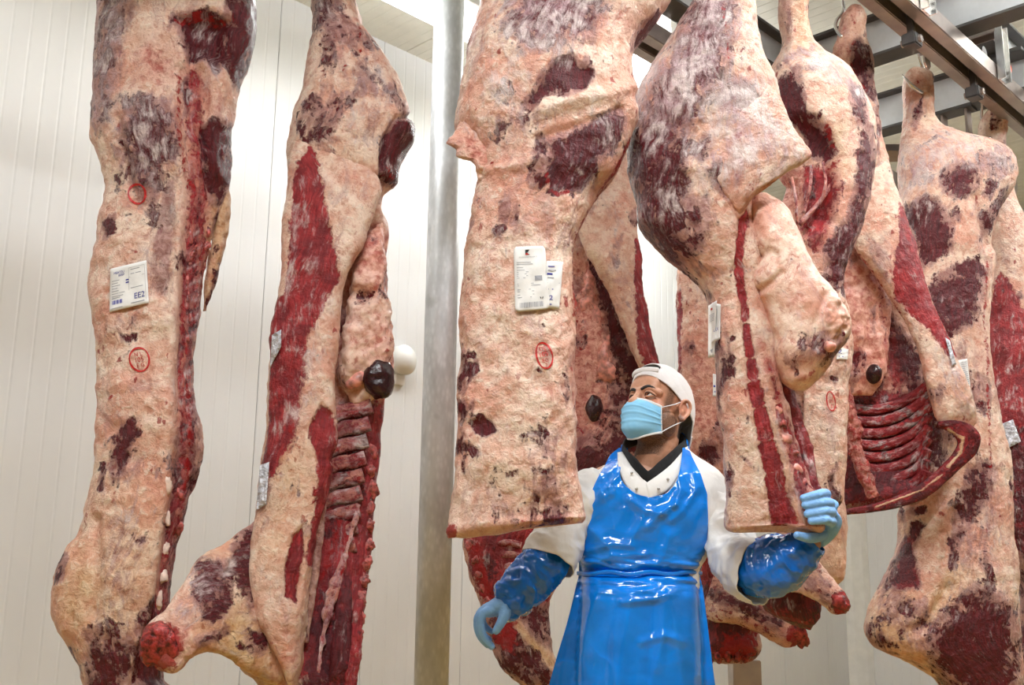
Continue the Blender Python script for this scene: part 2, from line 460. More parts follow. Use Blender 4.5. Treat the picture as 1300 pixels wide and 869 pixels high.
# curved rail end farther back
cr = railpt(1132, 194, RZ)
pts = [cr + np.array([-0.45, 0.10, 0]), cr + np.array([-0.25, 0.03, 0]), cr, cr + np.array([0.4, 0.05, 0]), cr + np.array([0.75, 0.30, 0]), cr + np.array([1.0, 0.8, 0])]
g = tube_grid(pts, [[0.03, 0.05]] * 6, 4, 24)
v, f = close_grid(g)
tag(mesh_obj('curved_rail', v, f, M_STEEL, None, False), 'curved steel switch rail behind the round of the right side', 'rail')
# bracket under the far cross beam
fb = railpt(1213, 142, RZ + 0.115)
e = empty('beam_hanger', fb, 'dark steel hanger under the far cross beam', 'bracket')
MB().box(fb, V * 0.09, U * 0.05, ZV * 0.008).build('plate', M_DARK, e)
for s in (-1, 1):
    MB().box(fb + V * s * 0.06 - ZV * 0.13, V * 0.006, U * 0.03, ZV * 0.13).build('strap', M_STEEL, e)
# trolleys with hooks
def trolley(base, u, label):
    c = base + U * u
    e = empty('hook_trolley', c, label, 'trolley', 'hook trolleys on the rail')
    MB().box(c + ZV * 0.00, U * 0.012, V * 0.012, ZV * 0.055).build('stem', M_DARK, e)
    MB().box(c - ZV * 0.075, U * 0.035, V * 0.03, ZV * 0.026).build('swivel_block', M_DARK, e, bevel=0.005)
    for s in (-1, 1):
        MB().tube([c - ZV * 0.075 + V * s * 0.03, c - ZV * 0.075 + V * s * 0.042], [0.016, 0.016], 8).build('nut', M_STEEL, e)
    for s in (-1, 1):
        MB().tube([c + ZV * 0.105 + V * s * 0.02, c + ZV * 0.105 + V * s * 0.06], [0.03, 0.03], 16).build('wheel', M_DARK, e)
    return c - ZV * 0.101
HK1 = trolley(RB, 0.0, 'dark hook trolley on the right rail above the tall right side')
HK2 = trolley(RB, float((railpt(1243, 97, RZ) - RB) @ U), 'dark hook trolley farther along above the outermost leg')
# wall fitting
kf = at(506, 458, 1.0)[:2] - CAM[:2]
kk = np.linalg.solve(np.array([[kf[0], U[0]], [kf[1], U[1]]]), CORNER[:2])
wp = at(506, 458, kf[1] * kk[0])
e = empty('wall_fitting', wp, 'small round white fitting on the panel wall left of the post', 'fitting')
MB().tube([wp - V * 0.004, wp - V * 0.03, wp - V * 0.07, wp - V * 0.085], [0.085, 0.08, 0.07, 0.02], 24).build('dome', M_WHITEP, e, True)
MB().box(wp - V * 0.01 - ZV * 0.11, U * 0.035, V * 0.012, ZV * 0.03).build('tab', M_WHITEP, e, bevel=0.004)
# steel stand seen under the hanging shanks
sp = at(945, 850, 5.4)
e = empty('steel_stand', (sp[0], sp[1], 0), 'short grey steel stand on the floor behind the apron', 'stand')
MB().box((sp[0], sp[1], (sp[2] + .06) / 2), (0.068, 0, 0), (0, 0.068, 0), (0, 0, (sp[2] + .06) / 2 - .01)).build('column', M_STEEL, e, bevel=0.004)
MB().box((sp[0], sp[1], 0.006), (0.12, 0, 0), (0, 0.12, 0), (0, 0, 0.006)).build('foot_plate', M_STEEL, e)
# ------------------------------------------------------------------ meat
def meat_mat(name='raw beef', relief=0.011, fat=(0.72, 0.42, 0.31), fat2=(0.88, 0.67, 0.54)):
    t = NT(name); o = t.obj()
    A = t.n('ShaderNodeAttribute', attribute_name='ma'); B = t.n('ShaderNodeAttribute', attribute_name='mb')
    sa = t.n('ShaderNodeSeparateColor', {'Color': A.outputs['Color']}); sb = t.n('ShaderNodeSeparateColor', {'Color': B.outputs['Color']})
    dark, red, film, blood = sa.outputs[0], sa.outputs[1], sa.outputs[2], A.outputs['Alpha']
    pink, yellow, grey, wet = sb.outputs[0], sb.outputs[1], sb.outputs[2], B.outputs['Alpha']
    st = t.n('ShaderNodeAttribute', attribute_name='st').outputs['Vector']
    n1 = t.noise(o, 13, 7, 0.62, 0.3)
    n2 = t.noise(o, 42, 7, 0.66, 0.4)
    n3 = t.noise(o, 130, 5, 0.6)
    # tissue strands wander a little
    wob = t.n('ShaderNodeTexNoise', {'Scale': 9.0, 'Detail': 3.0, 'Vector': o}).outputs['Color']
    wv = t.n('ShaderNodeVectorMath', operation='MULTIPLY_ADD', ins={0: wob, 1: (0.05, 0.05, 0.0), 2: st}).outputs[0]
    fib = t.noise(t.scaled(wv, (150, 16, 1)), 1.0, 4, 0.6, 0.6)
    fil = t.noise(t.scaled(wv, (46, 15, 1), (3, 7, 1)), 1.0, 7, 0.72, 0.35)
    # fat
    c = t.mix(t.step(n1, 0.40, 0.58), fat, fat2)
    c = t.mix(t.step(t.noise(o, 5.5, 6, 0.65), 0.46, 0.62, 0, 0.75), c, (0.70, 0.31, 0.22))
    c = t.mix(t.step(n2, 0.52, 0.66, 0, 0.6), c, (0.90, 0.78, 0.66))
    c = t.mix(t.step(n2, 0.47, 0.36, 0, 0.6), c, (0.52, 0.21, 0.14))  # low spots of the relief darkened in colour as crevice shade
    c = t.mix(t.step(n3, 0.48, 0.34, 0, 0.25), c, (0.58, 0.30, 0.22))
    veil = t.noise(t.scaled(wv, (9, 4, 1), (1, 2, 3)), 1.0, 7, 0.7, 0.8)
    c = t.mix(t.step(veil, 0.52, 0.66, 0, 0.55), c, (0.42, 0.22, 0.21))
    sp = t.noise(t.scaled(o, (1, 1, 0.6)), 34, 4, 0.5, 0.2)
    spk = t.math('MULTIPLY', t.step(sp, 0.655, 0.70), t.step(t.noise(o, 5, 2), 0.42, 0.55))
    c = t.mix(t.math('MULTIPLY', spk, 0.85), c, (0.30, 0.025, 0.02))
    vein = t.math('ABSOLUTE', t.math('SUBTRACT', t.noise(t.scaled(o, (1, 1, 0.8)), 11, 6, 0.7, 1.2), 0.5))
    vk = t.math('MULTIPLY', t.step(vein, 0.012, 0.002), t.step(t.noise(o, 7, 3), 0.50, 0.60))
    c = t.mix(t.math('MULTIPLY', vk, 0.6), c, (0.40, 0.05, 0.04))
    c = t.mix(t.math('MULTIPLY', yellow, t.step(n1, 0.3, 0.6, 0.4, 1.0)), c, t.mix(t.step(n2, .35, .65), (0.52, 0.27, 0.09), (0.74, 0.52, 0.28)))
    pk = t.step(t.math('MULTIPLY_ADD', t.math('SUBTRACT', n1, 0.5), 1.6, pink), 0.2, 0.9)
    c = t.mix(t.math('MULTIPLY', pk, 0.92), c, t.mix(t.step(n2, 0.38, 0.62), (0.44, 0.09, 0.07), (0.80, 0.42, 0.33)))
    grey = t.math('MAXIMUM', grey, t.step(dark, 0.08, 0.5, 0.0, 0.85))
    gk = t.step(t.math('MULTIPLY_ADD', t.math('SUBTRACT', fil, 0.5), 2.0, grey), 0.30, 0.85)
    c = t.mix(t.math('MULTIPLY', gk, 0.75), c, t.mix(t.step(n2, .35, .65), (0.17, 0.055, 0.06), (0.45, 0.25, 0.24)))
    # red muscle
    rk = t.step(t.math('ADD', t.math('MULTIPLY_ADD', t.math('SUBTRACT', n2, 0.5), 1.1, red), t.math('MULTIPLY', t.math('SUBTRACT', fil, 0.5), 0.7)), 0.40, 0.60)
    rc = t.mix(t.step(fib, 0.3, 0.7), (0.19, 0.010, 0.015), (0.43, 0.036, 0.040))
    rc = t.mix(t.step(n1, 0.55, 0.38, 0, 0.6), rc, (0.10, 0.006, 0.010))
    rc = t.mix(t.math('MULTIPLY', t.step(fil, 0.54, 0.70), 0.6), rc, (0.60, 0.30, 0.28))
    c = t.mix(rk, c, rc)
    # dark muscle
    dk = t.step(t.math('ADD', t.math('MULTIPLY_ADD', t.math('SUBTRACT', n2, 0.5), 1.2, t.math('MULTIPLY_ADD', t.math('SUBTRACT', n1, 0.5), 1.9, dark)), t.math('MULTIPLY', t.math('SUBTRACT', fil, 0.5), 0.9)), 0.40, 0.60)
    dc = t.mix(t.step(fib, 0.3, 0.7), (0.050, 0.005, 0.008), (0.135, 0.012, 0.017))
    c = t.mix(dk, c, dc)
    # white membrane over muscle
    fk = t.math('MULTIPLY', t.step(t.math('ADD', t.math('MULTIPLY_ADD', t.math('SUBTRACT', fil, 0.5), 2.4, film), t.math('MULTIPLY', t.math('SUBTRACT', n1, 0.5), 1.2)), 0.25, 0.95), t.math('MULTIPLY', t.step(fib, 0.25, 0.6, 0.78, 1.0), 0.88))
    c = t.mix(fk, c, t.mix(t.step(n1, .35, .65), (0.52, 0.32, 0.35), (0.84, 0.70, 0.67)))
    # blood
    bk = t.step(t.math('MULTIPLY_ADD', t.math('SUBTRACT', n2, 0.5), 1.6, blood), 0.40, 0.62)
    c = t.mix(t.math('MULTIPLY', bk, 0.9), c, t.mix(n3, (0.20, 0.004, 0.006), (0.45, 0.012, 0.012)))
    # relief
    meat = t.math('MAXIMUM', t.math('MAXIMUM', rk, dk), bk, clamp=True)
    h = t.math('ADD', t.math('MULTIPLY', n2, 0.9), t.math('MULTIPLY', n3, 0.25))
    h = t.math('MULTIPLY_ADD', t.math('MAXIMUM', rk, dk), -0.35, h)
    h = t.math('MULTIPLY_ADD', fib, t.fmix(meat, 0.04, 0.13), h)
    h = t.math('MULTIPLY_ADD', fk, 0.25, h)
    ro = t.fmix(meat, t.fmix(n2, 0.30, 0.50), 0.26)
    ro = t.fmix(wet, ro, 0.18)
    return t.out(color=c, rough=ro, spec=0.32, normal=t.bump(h, 1.0, relief))
M_MEAT = meat_mat()
M_FATTY = meat_mat('smooth fat', 0.0035)
M_BONE = plain('sawn bone', (0.82, 0.62, 0.52), 0.4, 0, 0.2, 60, 0.2)
M_KIDNEY = plain('dark kidney', (0.030, 0.006, 0.008), 0.26, 0, 0.4, 40, 0.5, 60, 0.006)
M_PAPER = plain('white paper tag', (0.80, 0.78, 0.76), 0.55, 0, 0.05, 20, 0.25, 22, 0.006)
M_FOIL = plain('crumpled clear tag sleeve', (0.66, 0.66, 0.72), 0.18, 0.2, 0.25, 60, 1.0, 55, 0.02)
M_INK = plain('red stamp ink', (0.50, 0.012, 0.010), 0.5, 0, 0.3, 90)
M_BLUEINK = plain('blue print', (0.025, 0.03, 0.30), 0.6, 0, 0.2)
M_GREYINK = plain('grey print', (0.33, 0.33, 0.36), 0.6, 0, 0.2)
M_BLACKINK = plain('black print', (0.02, 0.02, 0.02), 0.6)

CH = {'dark': 0, 'red': 1, 'film': 2, 'blood': 3, 'pink': 4, 'yellow': 5, 'grey': 6, 'wet': 7}
def seg_dist(p, pts, closed):
    d = np.full(len(p), 1e9); inside = np.zeros(len(p), bool)
    pts = np.asarray(pts, float); n = len(pts)
    for i in range(n if closed else n - 1):
        a, b = pts[i], pts[(i + 1) % n]; ab = b - a
        tt = np.clip(((p - a) @ ab) / max(ab @ ab, 1e-9), 0, 1)
        d = np.minimum(d, np.hypot(*(p - a - tt[:, None] * ab).T))
        if closed:
            c = ((a[1] > p[:, 1]) != (b[1] > p[:, 1]))
            with np.errstate(divide='ignore', invalid='ignore'):
                xx = (b[0] - a[0]) * (p[:, 1] - a[1]) / (b[1] - a[1]) + a[0]
            inside ^= c & (p[:, 0] < xx)
    return d, inside
def cover(p, shape, soft):
    """0..1 cover of a picture-plane shape: ('p', pts) outline, ('s', pts, w) stroke, ('e', x, y, rx, ry[, deg]) ellipse"""
    k = shape[0]
    if k == 'p':
        d, ins = seg_dist(p, shape[1], True); sd = np.where(ins, d, -d)
    elif k == 's':
        d, _ = seg_dist(p, shape[1], False); sd = shape[2] - d
    else:
        x, y, rx, ry = shape[1:5]; a = math.radians(shape[5]) if len(shape) > 5 else 0
        q = p - np.array([x, y]); qx = q[:, 0] * math.cos(a) + q[:, 1] * math.sin(a); qy = -q[:, 0] * math.sin(a) + q[:, 1] * math.cos(a)
        sd = (1 - np.hypot(qx / rx, qy / ry)) * min(rx, ry)
    return np.clip(0.5 + sd / (2 * soft), 0, 1)
def E(x, y, rx, ry, a=0): return ('e', x, y, rx, ry, a)
def S(w, *pts): return ('s', pts, w)
def PG(*pts): return ('p', pts)

BVH = {}
def flesh(name, rows, Y0, parent, ops=(), base=None, nu=150, nv=360, n=2.5, lump=0.013, seed=0.0, back=0.8, mat=None, fine=0.005, label=None, wrap=True, mott=0.42):
    """A closed fleshy volume. rows: (y, xL, xR, d, off) or (xL, yL, xR, yR, d, off): picture-plane edges at depth Y0+off, half thickness d (m)."""
    R = []
    for r in rows:
        if len(r) == 5: y, xl, xr, d, off = r; R.append((xl, y, xr, y, d, off))
        else: R.append(tuple(r))
    R = np.array(R, float)
    L = at_n(R[:, 0], R[:, 1], Y0 + R[:, 5]); Q = at_n(R[:, 2], R[:, 3], Y0 + R[:, 5])
    vals = np.concatenate([L, Q, R[:, 4:5]], 1)
    mid = (L + Q) / 2
    tk = np.concatenate([[0], np.cumsum(np.maximum(np.linalg.norm(np.diff(mid, axis=0), axis=1), 0.3 * np.linalg.norm(np.diff(L, axis=0), axis=1)) + 1e-4)])
    q = np.linspace(0, tk[-1], nv)
    I = hermite(tk, vals, q)
    L, Q, d = I[:, :3], I[:, 3:6], np.maximum(I[:, 6], 0.002)
    a = np.linspace(0, 2 * np.pi, nu, endpoint=False)
    c, s = np.cos(a), np.sin(a)
    sx = np.sign(c) * np.abs(c) ** (2 / n); sy = np.sign(s) * np.abs(s) ** (2 / n)
    k = ((sx + 1) / 2)[None, :, None]
    P = L[:, None] * (1 - k) + Q[:, None] * k
    P = P.copy(); P[:, :, 1] -= d[:, None] * np.where(sy > 0, sy, sy * back)[None]
    N = grid_normals(P)
    ctr = P.mean(1, keepdims=True)
    if ((P - ctr) * N).sum() < 0: N = -N
    flat = P.reshape(-1, 3); nf = N.reshape(-1, 3)
    m = np.zeros((len(flat), 8))
    for kk, vv in (base or {}).items(): m[:, CH[kk]] = vv
    px = proj(flat)
    h = lump * fbm(flat * 7.0 + seed, 3) + fine * fbm(flat * 38.0 + seed, 3)
    mt = fbm(flat * np.array([9., 9., 5.5]) + seed * 1.7, 4)
    if mott: m[:, 0] = np.maximum(m[:, 0], mott * smooth01((mt - 0.10) / 0.35)); m[:, 2] = np.maximum(m[:, 2], 0.22 * smooth01((fbm(flat * 6.0 + seed + 40, 3) - .05) / .3))
    for op in ops:
        if op[0] == 'h':                      # ('h', height in m, shape, soft)
            h = h + op[1] * smooth01(cover(px, op[2], op[3]))
        elif op[0] == 'r':                    # ('r', amplitude, scale, shape, soft) extra lumps
            w = smooth01(cover(px, op[3], op[4])); h = h + op[1] * w * fbm(flat * op[2] + seed + 5, 3)
        else:                                 # (channel, strength, shape, soft)
            cv = cover(px, op[2], op[3] * (2.2 if op[0] == 'dark' else 1.5)); i = CH[op[0]]
            if op[1] >= 0: m[:, i] = np.maximum(m[:, i], op[1] * cv)
            else: m[:, i] = m[:, i] * (1 + op[1] * cv)
    taper = np.ones((nv, nu)); 
    flat = flat + nf * (h * taper.reshape(-1))[:, None]
    P = flat.reshape(nv, nu, 3)
    du = np.linalg.norm(np.roll(P, -1, 1) - P, axis=2); us = np.cumsum(du, 1); us = us - us[:, nu // 4][:, None]
    st = np.zeros((nv, nu, 3)); st[:, :, 0] = us + seed; st[:, :, 1] = q[:, None]
    verts = np.concatenate([flat, P[0].mean(0)[None], P[-1].mean(0)[None]])
    ext = lambda arr: np.concatenate([arr, arr[:nu].mean(0)[None], arr[-nu:].mean(0)[None]])
    fq = grid_faces(nv, nu)
    c0, c1 = nv * nu, nv * nu + 1
    j = np.arange(nu); j2 = (j + 1) % nu
    cap0 = np.stack([np.full(nu, c0), j2, j], -1); cap1 = np.stack([np.full(nu, c1), (nv-1)*nu + j, (nv-1)*nu + j2], -1)
    faces = np.concatenate([np.concatenate([fq[:, [0, 1, 2]], fq[:, [0, 2, 3]]]), cap0, cap1])
    mm = ext(m); stt = ext(st.reshape(-1, 3))
    o = mesh_obj(name, verts, faces[:, ::-1] if False else faces, mat or M_MEAT, parent,
                 attrs={'ma': ('FLOAT_COLOR', mm[:, :4]), 'mb': ('FLOAT_COLOR', mm[:, 4:]), 'st': ('FLOAT_VECTOR', stt)})
    if label: o['label'] = label
    o['_w'] = 0
    BVH[o.name] = (verts, faces)
    return o
_bv = {}
def cast(o, px, py):
    """where the sight line through a picture point meets a piece of meat"""
    if o.name not in _bv:
        v, f = BVH[o.name]; _bv[o.name] = BVHTree.FromPolygons([tuple(x) for x in v], [tuple(int(i) for i in q) for q in f])
    d = FWD + RGT * ((px - CX) / F) - UPV * ((py - CY) / F); d /= np.linalg.norm(d)
    h, nn, _, _ = _bv[o.name].ray_cast(Vector(CAM), Vector(d))
    return None if h is None else (np.array(h), d)
def carcass(name, px, py, Y, label, group=None):
    p = at(px, py, Y)
    return empty(name, (p[0], p[1], p[2]), label, 'carcass', group)

def text_mesh(s, size=1.0):
    cu = bpy.data.curves.new('t', 'FONT'); cu.body = s; cu.size = size; cu.align_x = 'CENTER'; cu.align_y = 'CENTER'
    ob = bpy.data.objects.new('t', cu); COL.objects.link(ob)
    dg = bpy.context.evaluated_depsgraph_get()
    me = bpy.data.meshes.new_from_object(ob.evaluated_get(dg))
    v = np.array([x.co[:] for x in me.vertices]).reshape(-1, 3); f = [tuple(p.vertices) for p in me.polygons]
    bpy.data.objects.remove(ob); bpy.data.curves.remove(cu); bpy.data.meshes.remove(me)
    return v, f
class Paper:
    """A tag stuck to a side: four picture corners (tl, tr, br, bl), laid on the meat; print sits on it."""
    def __init__(s, name, meat, corners, parent, label, mat=None, lift=0.006, nu=10, nv=14, rough=0.002, curl=0.0, rnd=0.0):
        s.rnd = rnd
        s.c = np.array(corners, float); s.parent = parent
        pts = []
        hits = {}
        for j in range(5):
            for i in range(5):
                x, y = s.uv(i/4, j/4); h = cast(meat, x, y)
                hits[i, j] = h
        good = [np.linalg.norm(h[0] - CAM) for h in hits.values() if h]
        mean = np.mean(good) if good else 3.0
        s.dep = np.array([[(np.linalg.norm(hits[i, j][0] - CAM) if hits[i, j] else mean) for i in range(5)] for j in range(5)])
        # a sheet bridges the hollows: fit a plane-like quadratic surface
        jj, ii = np.mgrid[0:5, 0:5] / 4.0
        M = np.stack([np.ones(25), ii.ravel(), jj.ravel(), ii.ravel()**2, jj.ravel()**2, (ii*jj).ravel()], 1)
        s.co = np.linalg.lstsq(M, s.dep.ravel(), rcond=None)[0]
        s.lift = lift + max(0, float((M @ s.co - s.dep.ravel()).max())) * 0.7; s.curl = curl; s.rough = rough
        g = np.array([[s.pt(i/(nu-1), j/(nv-1), 0) for i in range(nu)] for j in range(nv)])
        b = np.array([[s.pt(i/(nu-1), j/(nv-1), -0.0006) for i in range(nu)] for j in range(nv)])
        v = np.concatenate([g.reshape(-1, 3), b.reshape(-1, 3)]); n = nu * nv
        f = [tuple(q) for q in grid_faces(nv, nu, False)] + [tuple(q[::-1] + n) for q in grid_faces(nv, nu, False)]
        ring = [i for i in range(nu)] + [j*nu + nu-1 for j in range(1, nv)] + [(nv-1)*nu + i for i in range(nu-2, -1, -1)] + [j*nu for j in range(nv-2, 0, -1)]
        f += [(ring[k], ring[k-1], ring[k-1] + n, ring[k] + n) for k in range(len(ring))]
        s.o = mesh_obj(name, v, f, mat or M_PAPER, parent)
        if label: s.o['label'] = label
    def uv(s, u, v):
        a = s.c[0] * (1-u) + s.c[1] * u; b = s.c[3] * (1-u) + s.c[2] * u
        return a * (1-v) + b * v
    def pt(s, u, v, up):
        if s.rnd:
            e = max(0.0, 1 - min(v, 1 - v) / s.rnd); u = .5 + (u - .5) * (1 - .16 * (1 - math.sqrt(max(0, 1 - e * e))))
        x, y = s.uv(u, v)
        d = FWD + RGT * ((x - CX) / F) - UPV * ((y - CY) / F); d /= np.linalg.norm(d)
        r = np.array([1, u, v, u*u, v*v, u*v]) @ s.co
        w = s.rough * math.sin(u * 9 + v * 5) * math.sin(v * 11 - u * 3)
        return CAM + d * (r - s.lift - up - w - s.curl * (abs(u - .5) * 2) ** 2)
    def text(s, txt, u, v, h, mat, name='print', w=None, rot=0):
        vv, f = text_mesh(txt)
        if len(vv) == 0: return
        W = np.linalg.norm(s.c[1] - s.c[0]); H = np.linalg.norm(s.c[3] - s.c[0])
        hh = vv[:, 1].max() - vv[:, 1].min(); ww = vv[:, 0].max() - vv[:, 0].min()
        sy = h / hh; sx = (w / ww) if w else sy * H / W
        cx = (vv[:, 0].max() + vv[:, 0].min()) / 2; cy = (vv[:, 1].max() + vv[:, 1].min()) / 2
        P = [s.pt(u + (x - cx) * sx, v - (y - cy) * sy, 0.0012) for x, y, _ in vv]
        return mesh_obj(name, np.array(P), f, mat, s.o, False)
    def bars(s, rects, mat, name='print'):
        P, f = [], []
        for (u0, v0, u1, v1) in rects:
            n = len(P); P += [s.pt(u0, v0, .001), s.pt(u1, v0, .001), s.pt(u1, v1, .001), s.pt(u0, v1, .001)]; f.append((n, n+1, n+2, n+3))
        return mesh_obj(name, np.array(P), f, mat, s.o, False)
    def poly(s, pts, mat, name='logo'):
        return mesh_obj(name, np.array([s.pt(u, v, .0012) for u, v in pts]), [tuple(range(len(pts)))], mat, s.o, False)
def stamp(meat, x, y, rx, ry, ang, lines, parent, thick=2.0):
    """An inked oval laid on the surface: ring and two or three rows of characters."""
    ca, sa = math.cos(math.radians(ang)), math.sin(math.radians(ang))
    V_, F_ = [], []
    def put(qx, qy):
        X = x + qx * ca - qy * sa; Y = y + qx * sa + qy * ca
        h = cast(meat, X, Y)
        if h is None: return None
        return h[0] - h[1] * 0.0025
    n = 44; ok = True
    for i in range(n):
        a = 2 * math.pi * i / n; w = thick * (0.75 + 0.5 * abs(math.sin(a * 1.5 + x)))
        for rr in (0, w):
            p = put((rx - rr) * math.cos(a), (ry - rr) * math.sin(a)); V_.append(p)
    F_ = [(2*i, 2*((i+1) % n), 2*((i+1) % n)+1, 2*i+1) for i in range(n)]
    for k, (txt, dy, hgt) in enumerate(lines):
        vv, f = text_mesh(txt); 
        hh = vv[:, 1].max() - vv[:, 1].min(); sc = hgt / hh
        cx = (vv[:, 0].max() + vv[:, 0].min()) / 2; cy = (vv[:, 1].max() + vv[:, 1].min()) / 2
        b = len(V_); V_ += [put((a0 - cx) * sc * 0.95, dy - (b0 - cy) * sc) for a0, b0, _ in vv]; F_ += [tuple(i + b for i in q) for q in f]
    bad = {i for i, p in enumerate(V_) if p is None}
    F_ = [q for q in F_ if not any(i in bad for i in q)]
    V_ = [np.array(CAM) if p is None else p for p in V_]
    used = sorted({i for q in F_ for i in q}); mp = {u: i for i, u in enumerate(used)}
    o = mesh_obj('inspection_stamp', np.array([V_[u] for u in used]), [tuple(mp[i] for i in q) for q in F_], M_INK, parent, False)
    o['label'] = 'oval red inspection stamp'
    return o
def blob(name, P0, rad, mat, parent, seed=0.0, lump=0.2, freq=18, nu=28, nv=20, rot=None):
    """rounded lumpy body about a point; rad = three radii in metres"""
    th = np.linspace(0.02, np.pi - 0.02, nv); ph = np.linspace(0, 2*np.pi, nu, endpoint=False)
    D = np.stack([np.sin(th)[:, None] * np.cos(ph)[None], np.sin(th)[:, None] * np.sin(ph)[None], np.cos(th)[:, None] * np.ones(nu)[None]], -1).reshape(-1, 3)
    v = D * np.asarray(rad)
    if rot is not None:
        a = math.radians(rot); v = np.stack([v[:, 0]*math.cos(a) + v[:, 2]*math.sin(a), v[:, 1], -v[:, 0]*math.sin(a) + v[:, 2]*math.cos(a)], -1)
    v = v * (1 + lump * fbm(v * freq + seed, 3))[:, None] + np.asarray(P0)
    g = v.reshape(nv, nu, 3); vv, f = close_grid(g)
    return mesh_obj(name, vv, f, mat, parent)
# ------------------------------------------------------------------ the hanging sides
M_REDBONE = plain('bloody bone', (0.34, 0.07, 0.06), 0.28, 0, 0.7, 70, 0.8, 70, 0.008)
M_GUT = plain('pink kidney fat', (0.62, 0.26, 0.21), 0.36, 0, 0.5, 40, 0.5, 45, 0.006)
M_JOINT = plain('raw joint end', (0.25, 0.022, 0.020), 0.2, 0, 0.85, 60, 0.9, 60, 0.010)
def strip(pts, w0, w1=None):
    """ladder rows along a path in the picture: pts (x, y, off), widths in px, thickness follows width"""
    p = np.array([q[:2] for q in pts], float); off = [q[2] for q in pts]
    T = np.gradient(p, axis=0); T /= np.linalg.norm(T, axis=1, keepdims=True)
    Nn = np.stack([T[:, 1], -T[:, 0]], -1)
    w = np.linspace(w0, w1 if w1 is not None else w0, len(p)) if not isinstance(w0, (list, tuple)) else np.array(w0, float)
    return [(p[i, 0] - Nn[i, 0]*w[i], p[i, 1] - Nn[i, 1]*w[i], p[i, 0] + Nn[i, 0]*w[i], p[i, 1] + Nn[i, 1]*w[i], None, off[i]) for i in range(len(p))], w
def strand(name, pts, w, Y0, parent, ops=(), base=None, depth=0.8, w1=None, nu=16, nv=30, **kw):
    rows, ww = strip(pts, w, w1)
    rows = [(*r[:4], ww[i] / F * Y0 * depth, r[5]) for i, r in enumerate(rows)]
    return flesh(name, rows, Y0, parent, ops, base, nu=nu, nv=nv, **{'n': 2.0, 'lump': 0.003, 'fine': 0.002, **kw})
def lay(name, meat, x, y, rx, ry, mat, parent, depth=0.5, rot=None, seed=0.0, lump=0.25, sink=0.4, nu=16, nv=11, freq=30):
    if name in ('vertebra', 'rib_head', 'spine_process', 'rib_end'):
        r_ = random.Random(int(x * 7 + y)); lump, freq, nu, nv, sink = 0.75, 60, 20, 14, 0.8
        rx *= r_.uniform(0.8, 1.25); ry *= r_.uniform(0.8, 1.2); x += r_.uniform(-2, 2); depth *= 0.75; rot = (rot or 0) + r_.uniform(-25, 25)
    """a lump set on the surface at a picture point; radii in px"""
    h = cast(meat, x, y)
    if h is None: return None
    dist = h[0][1]; k = dist / F
    r = (rx * k, min(rx, ry) * k * depth * 2, ry * k)
    return blob(name, h[0] + h[1] * r[1] * sink, r, mat, parent, seed, lump, freq, nu, nv, rot)

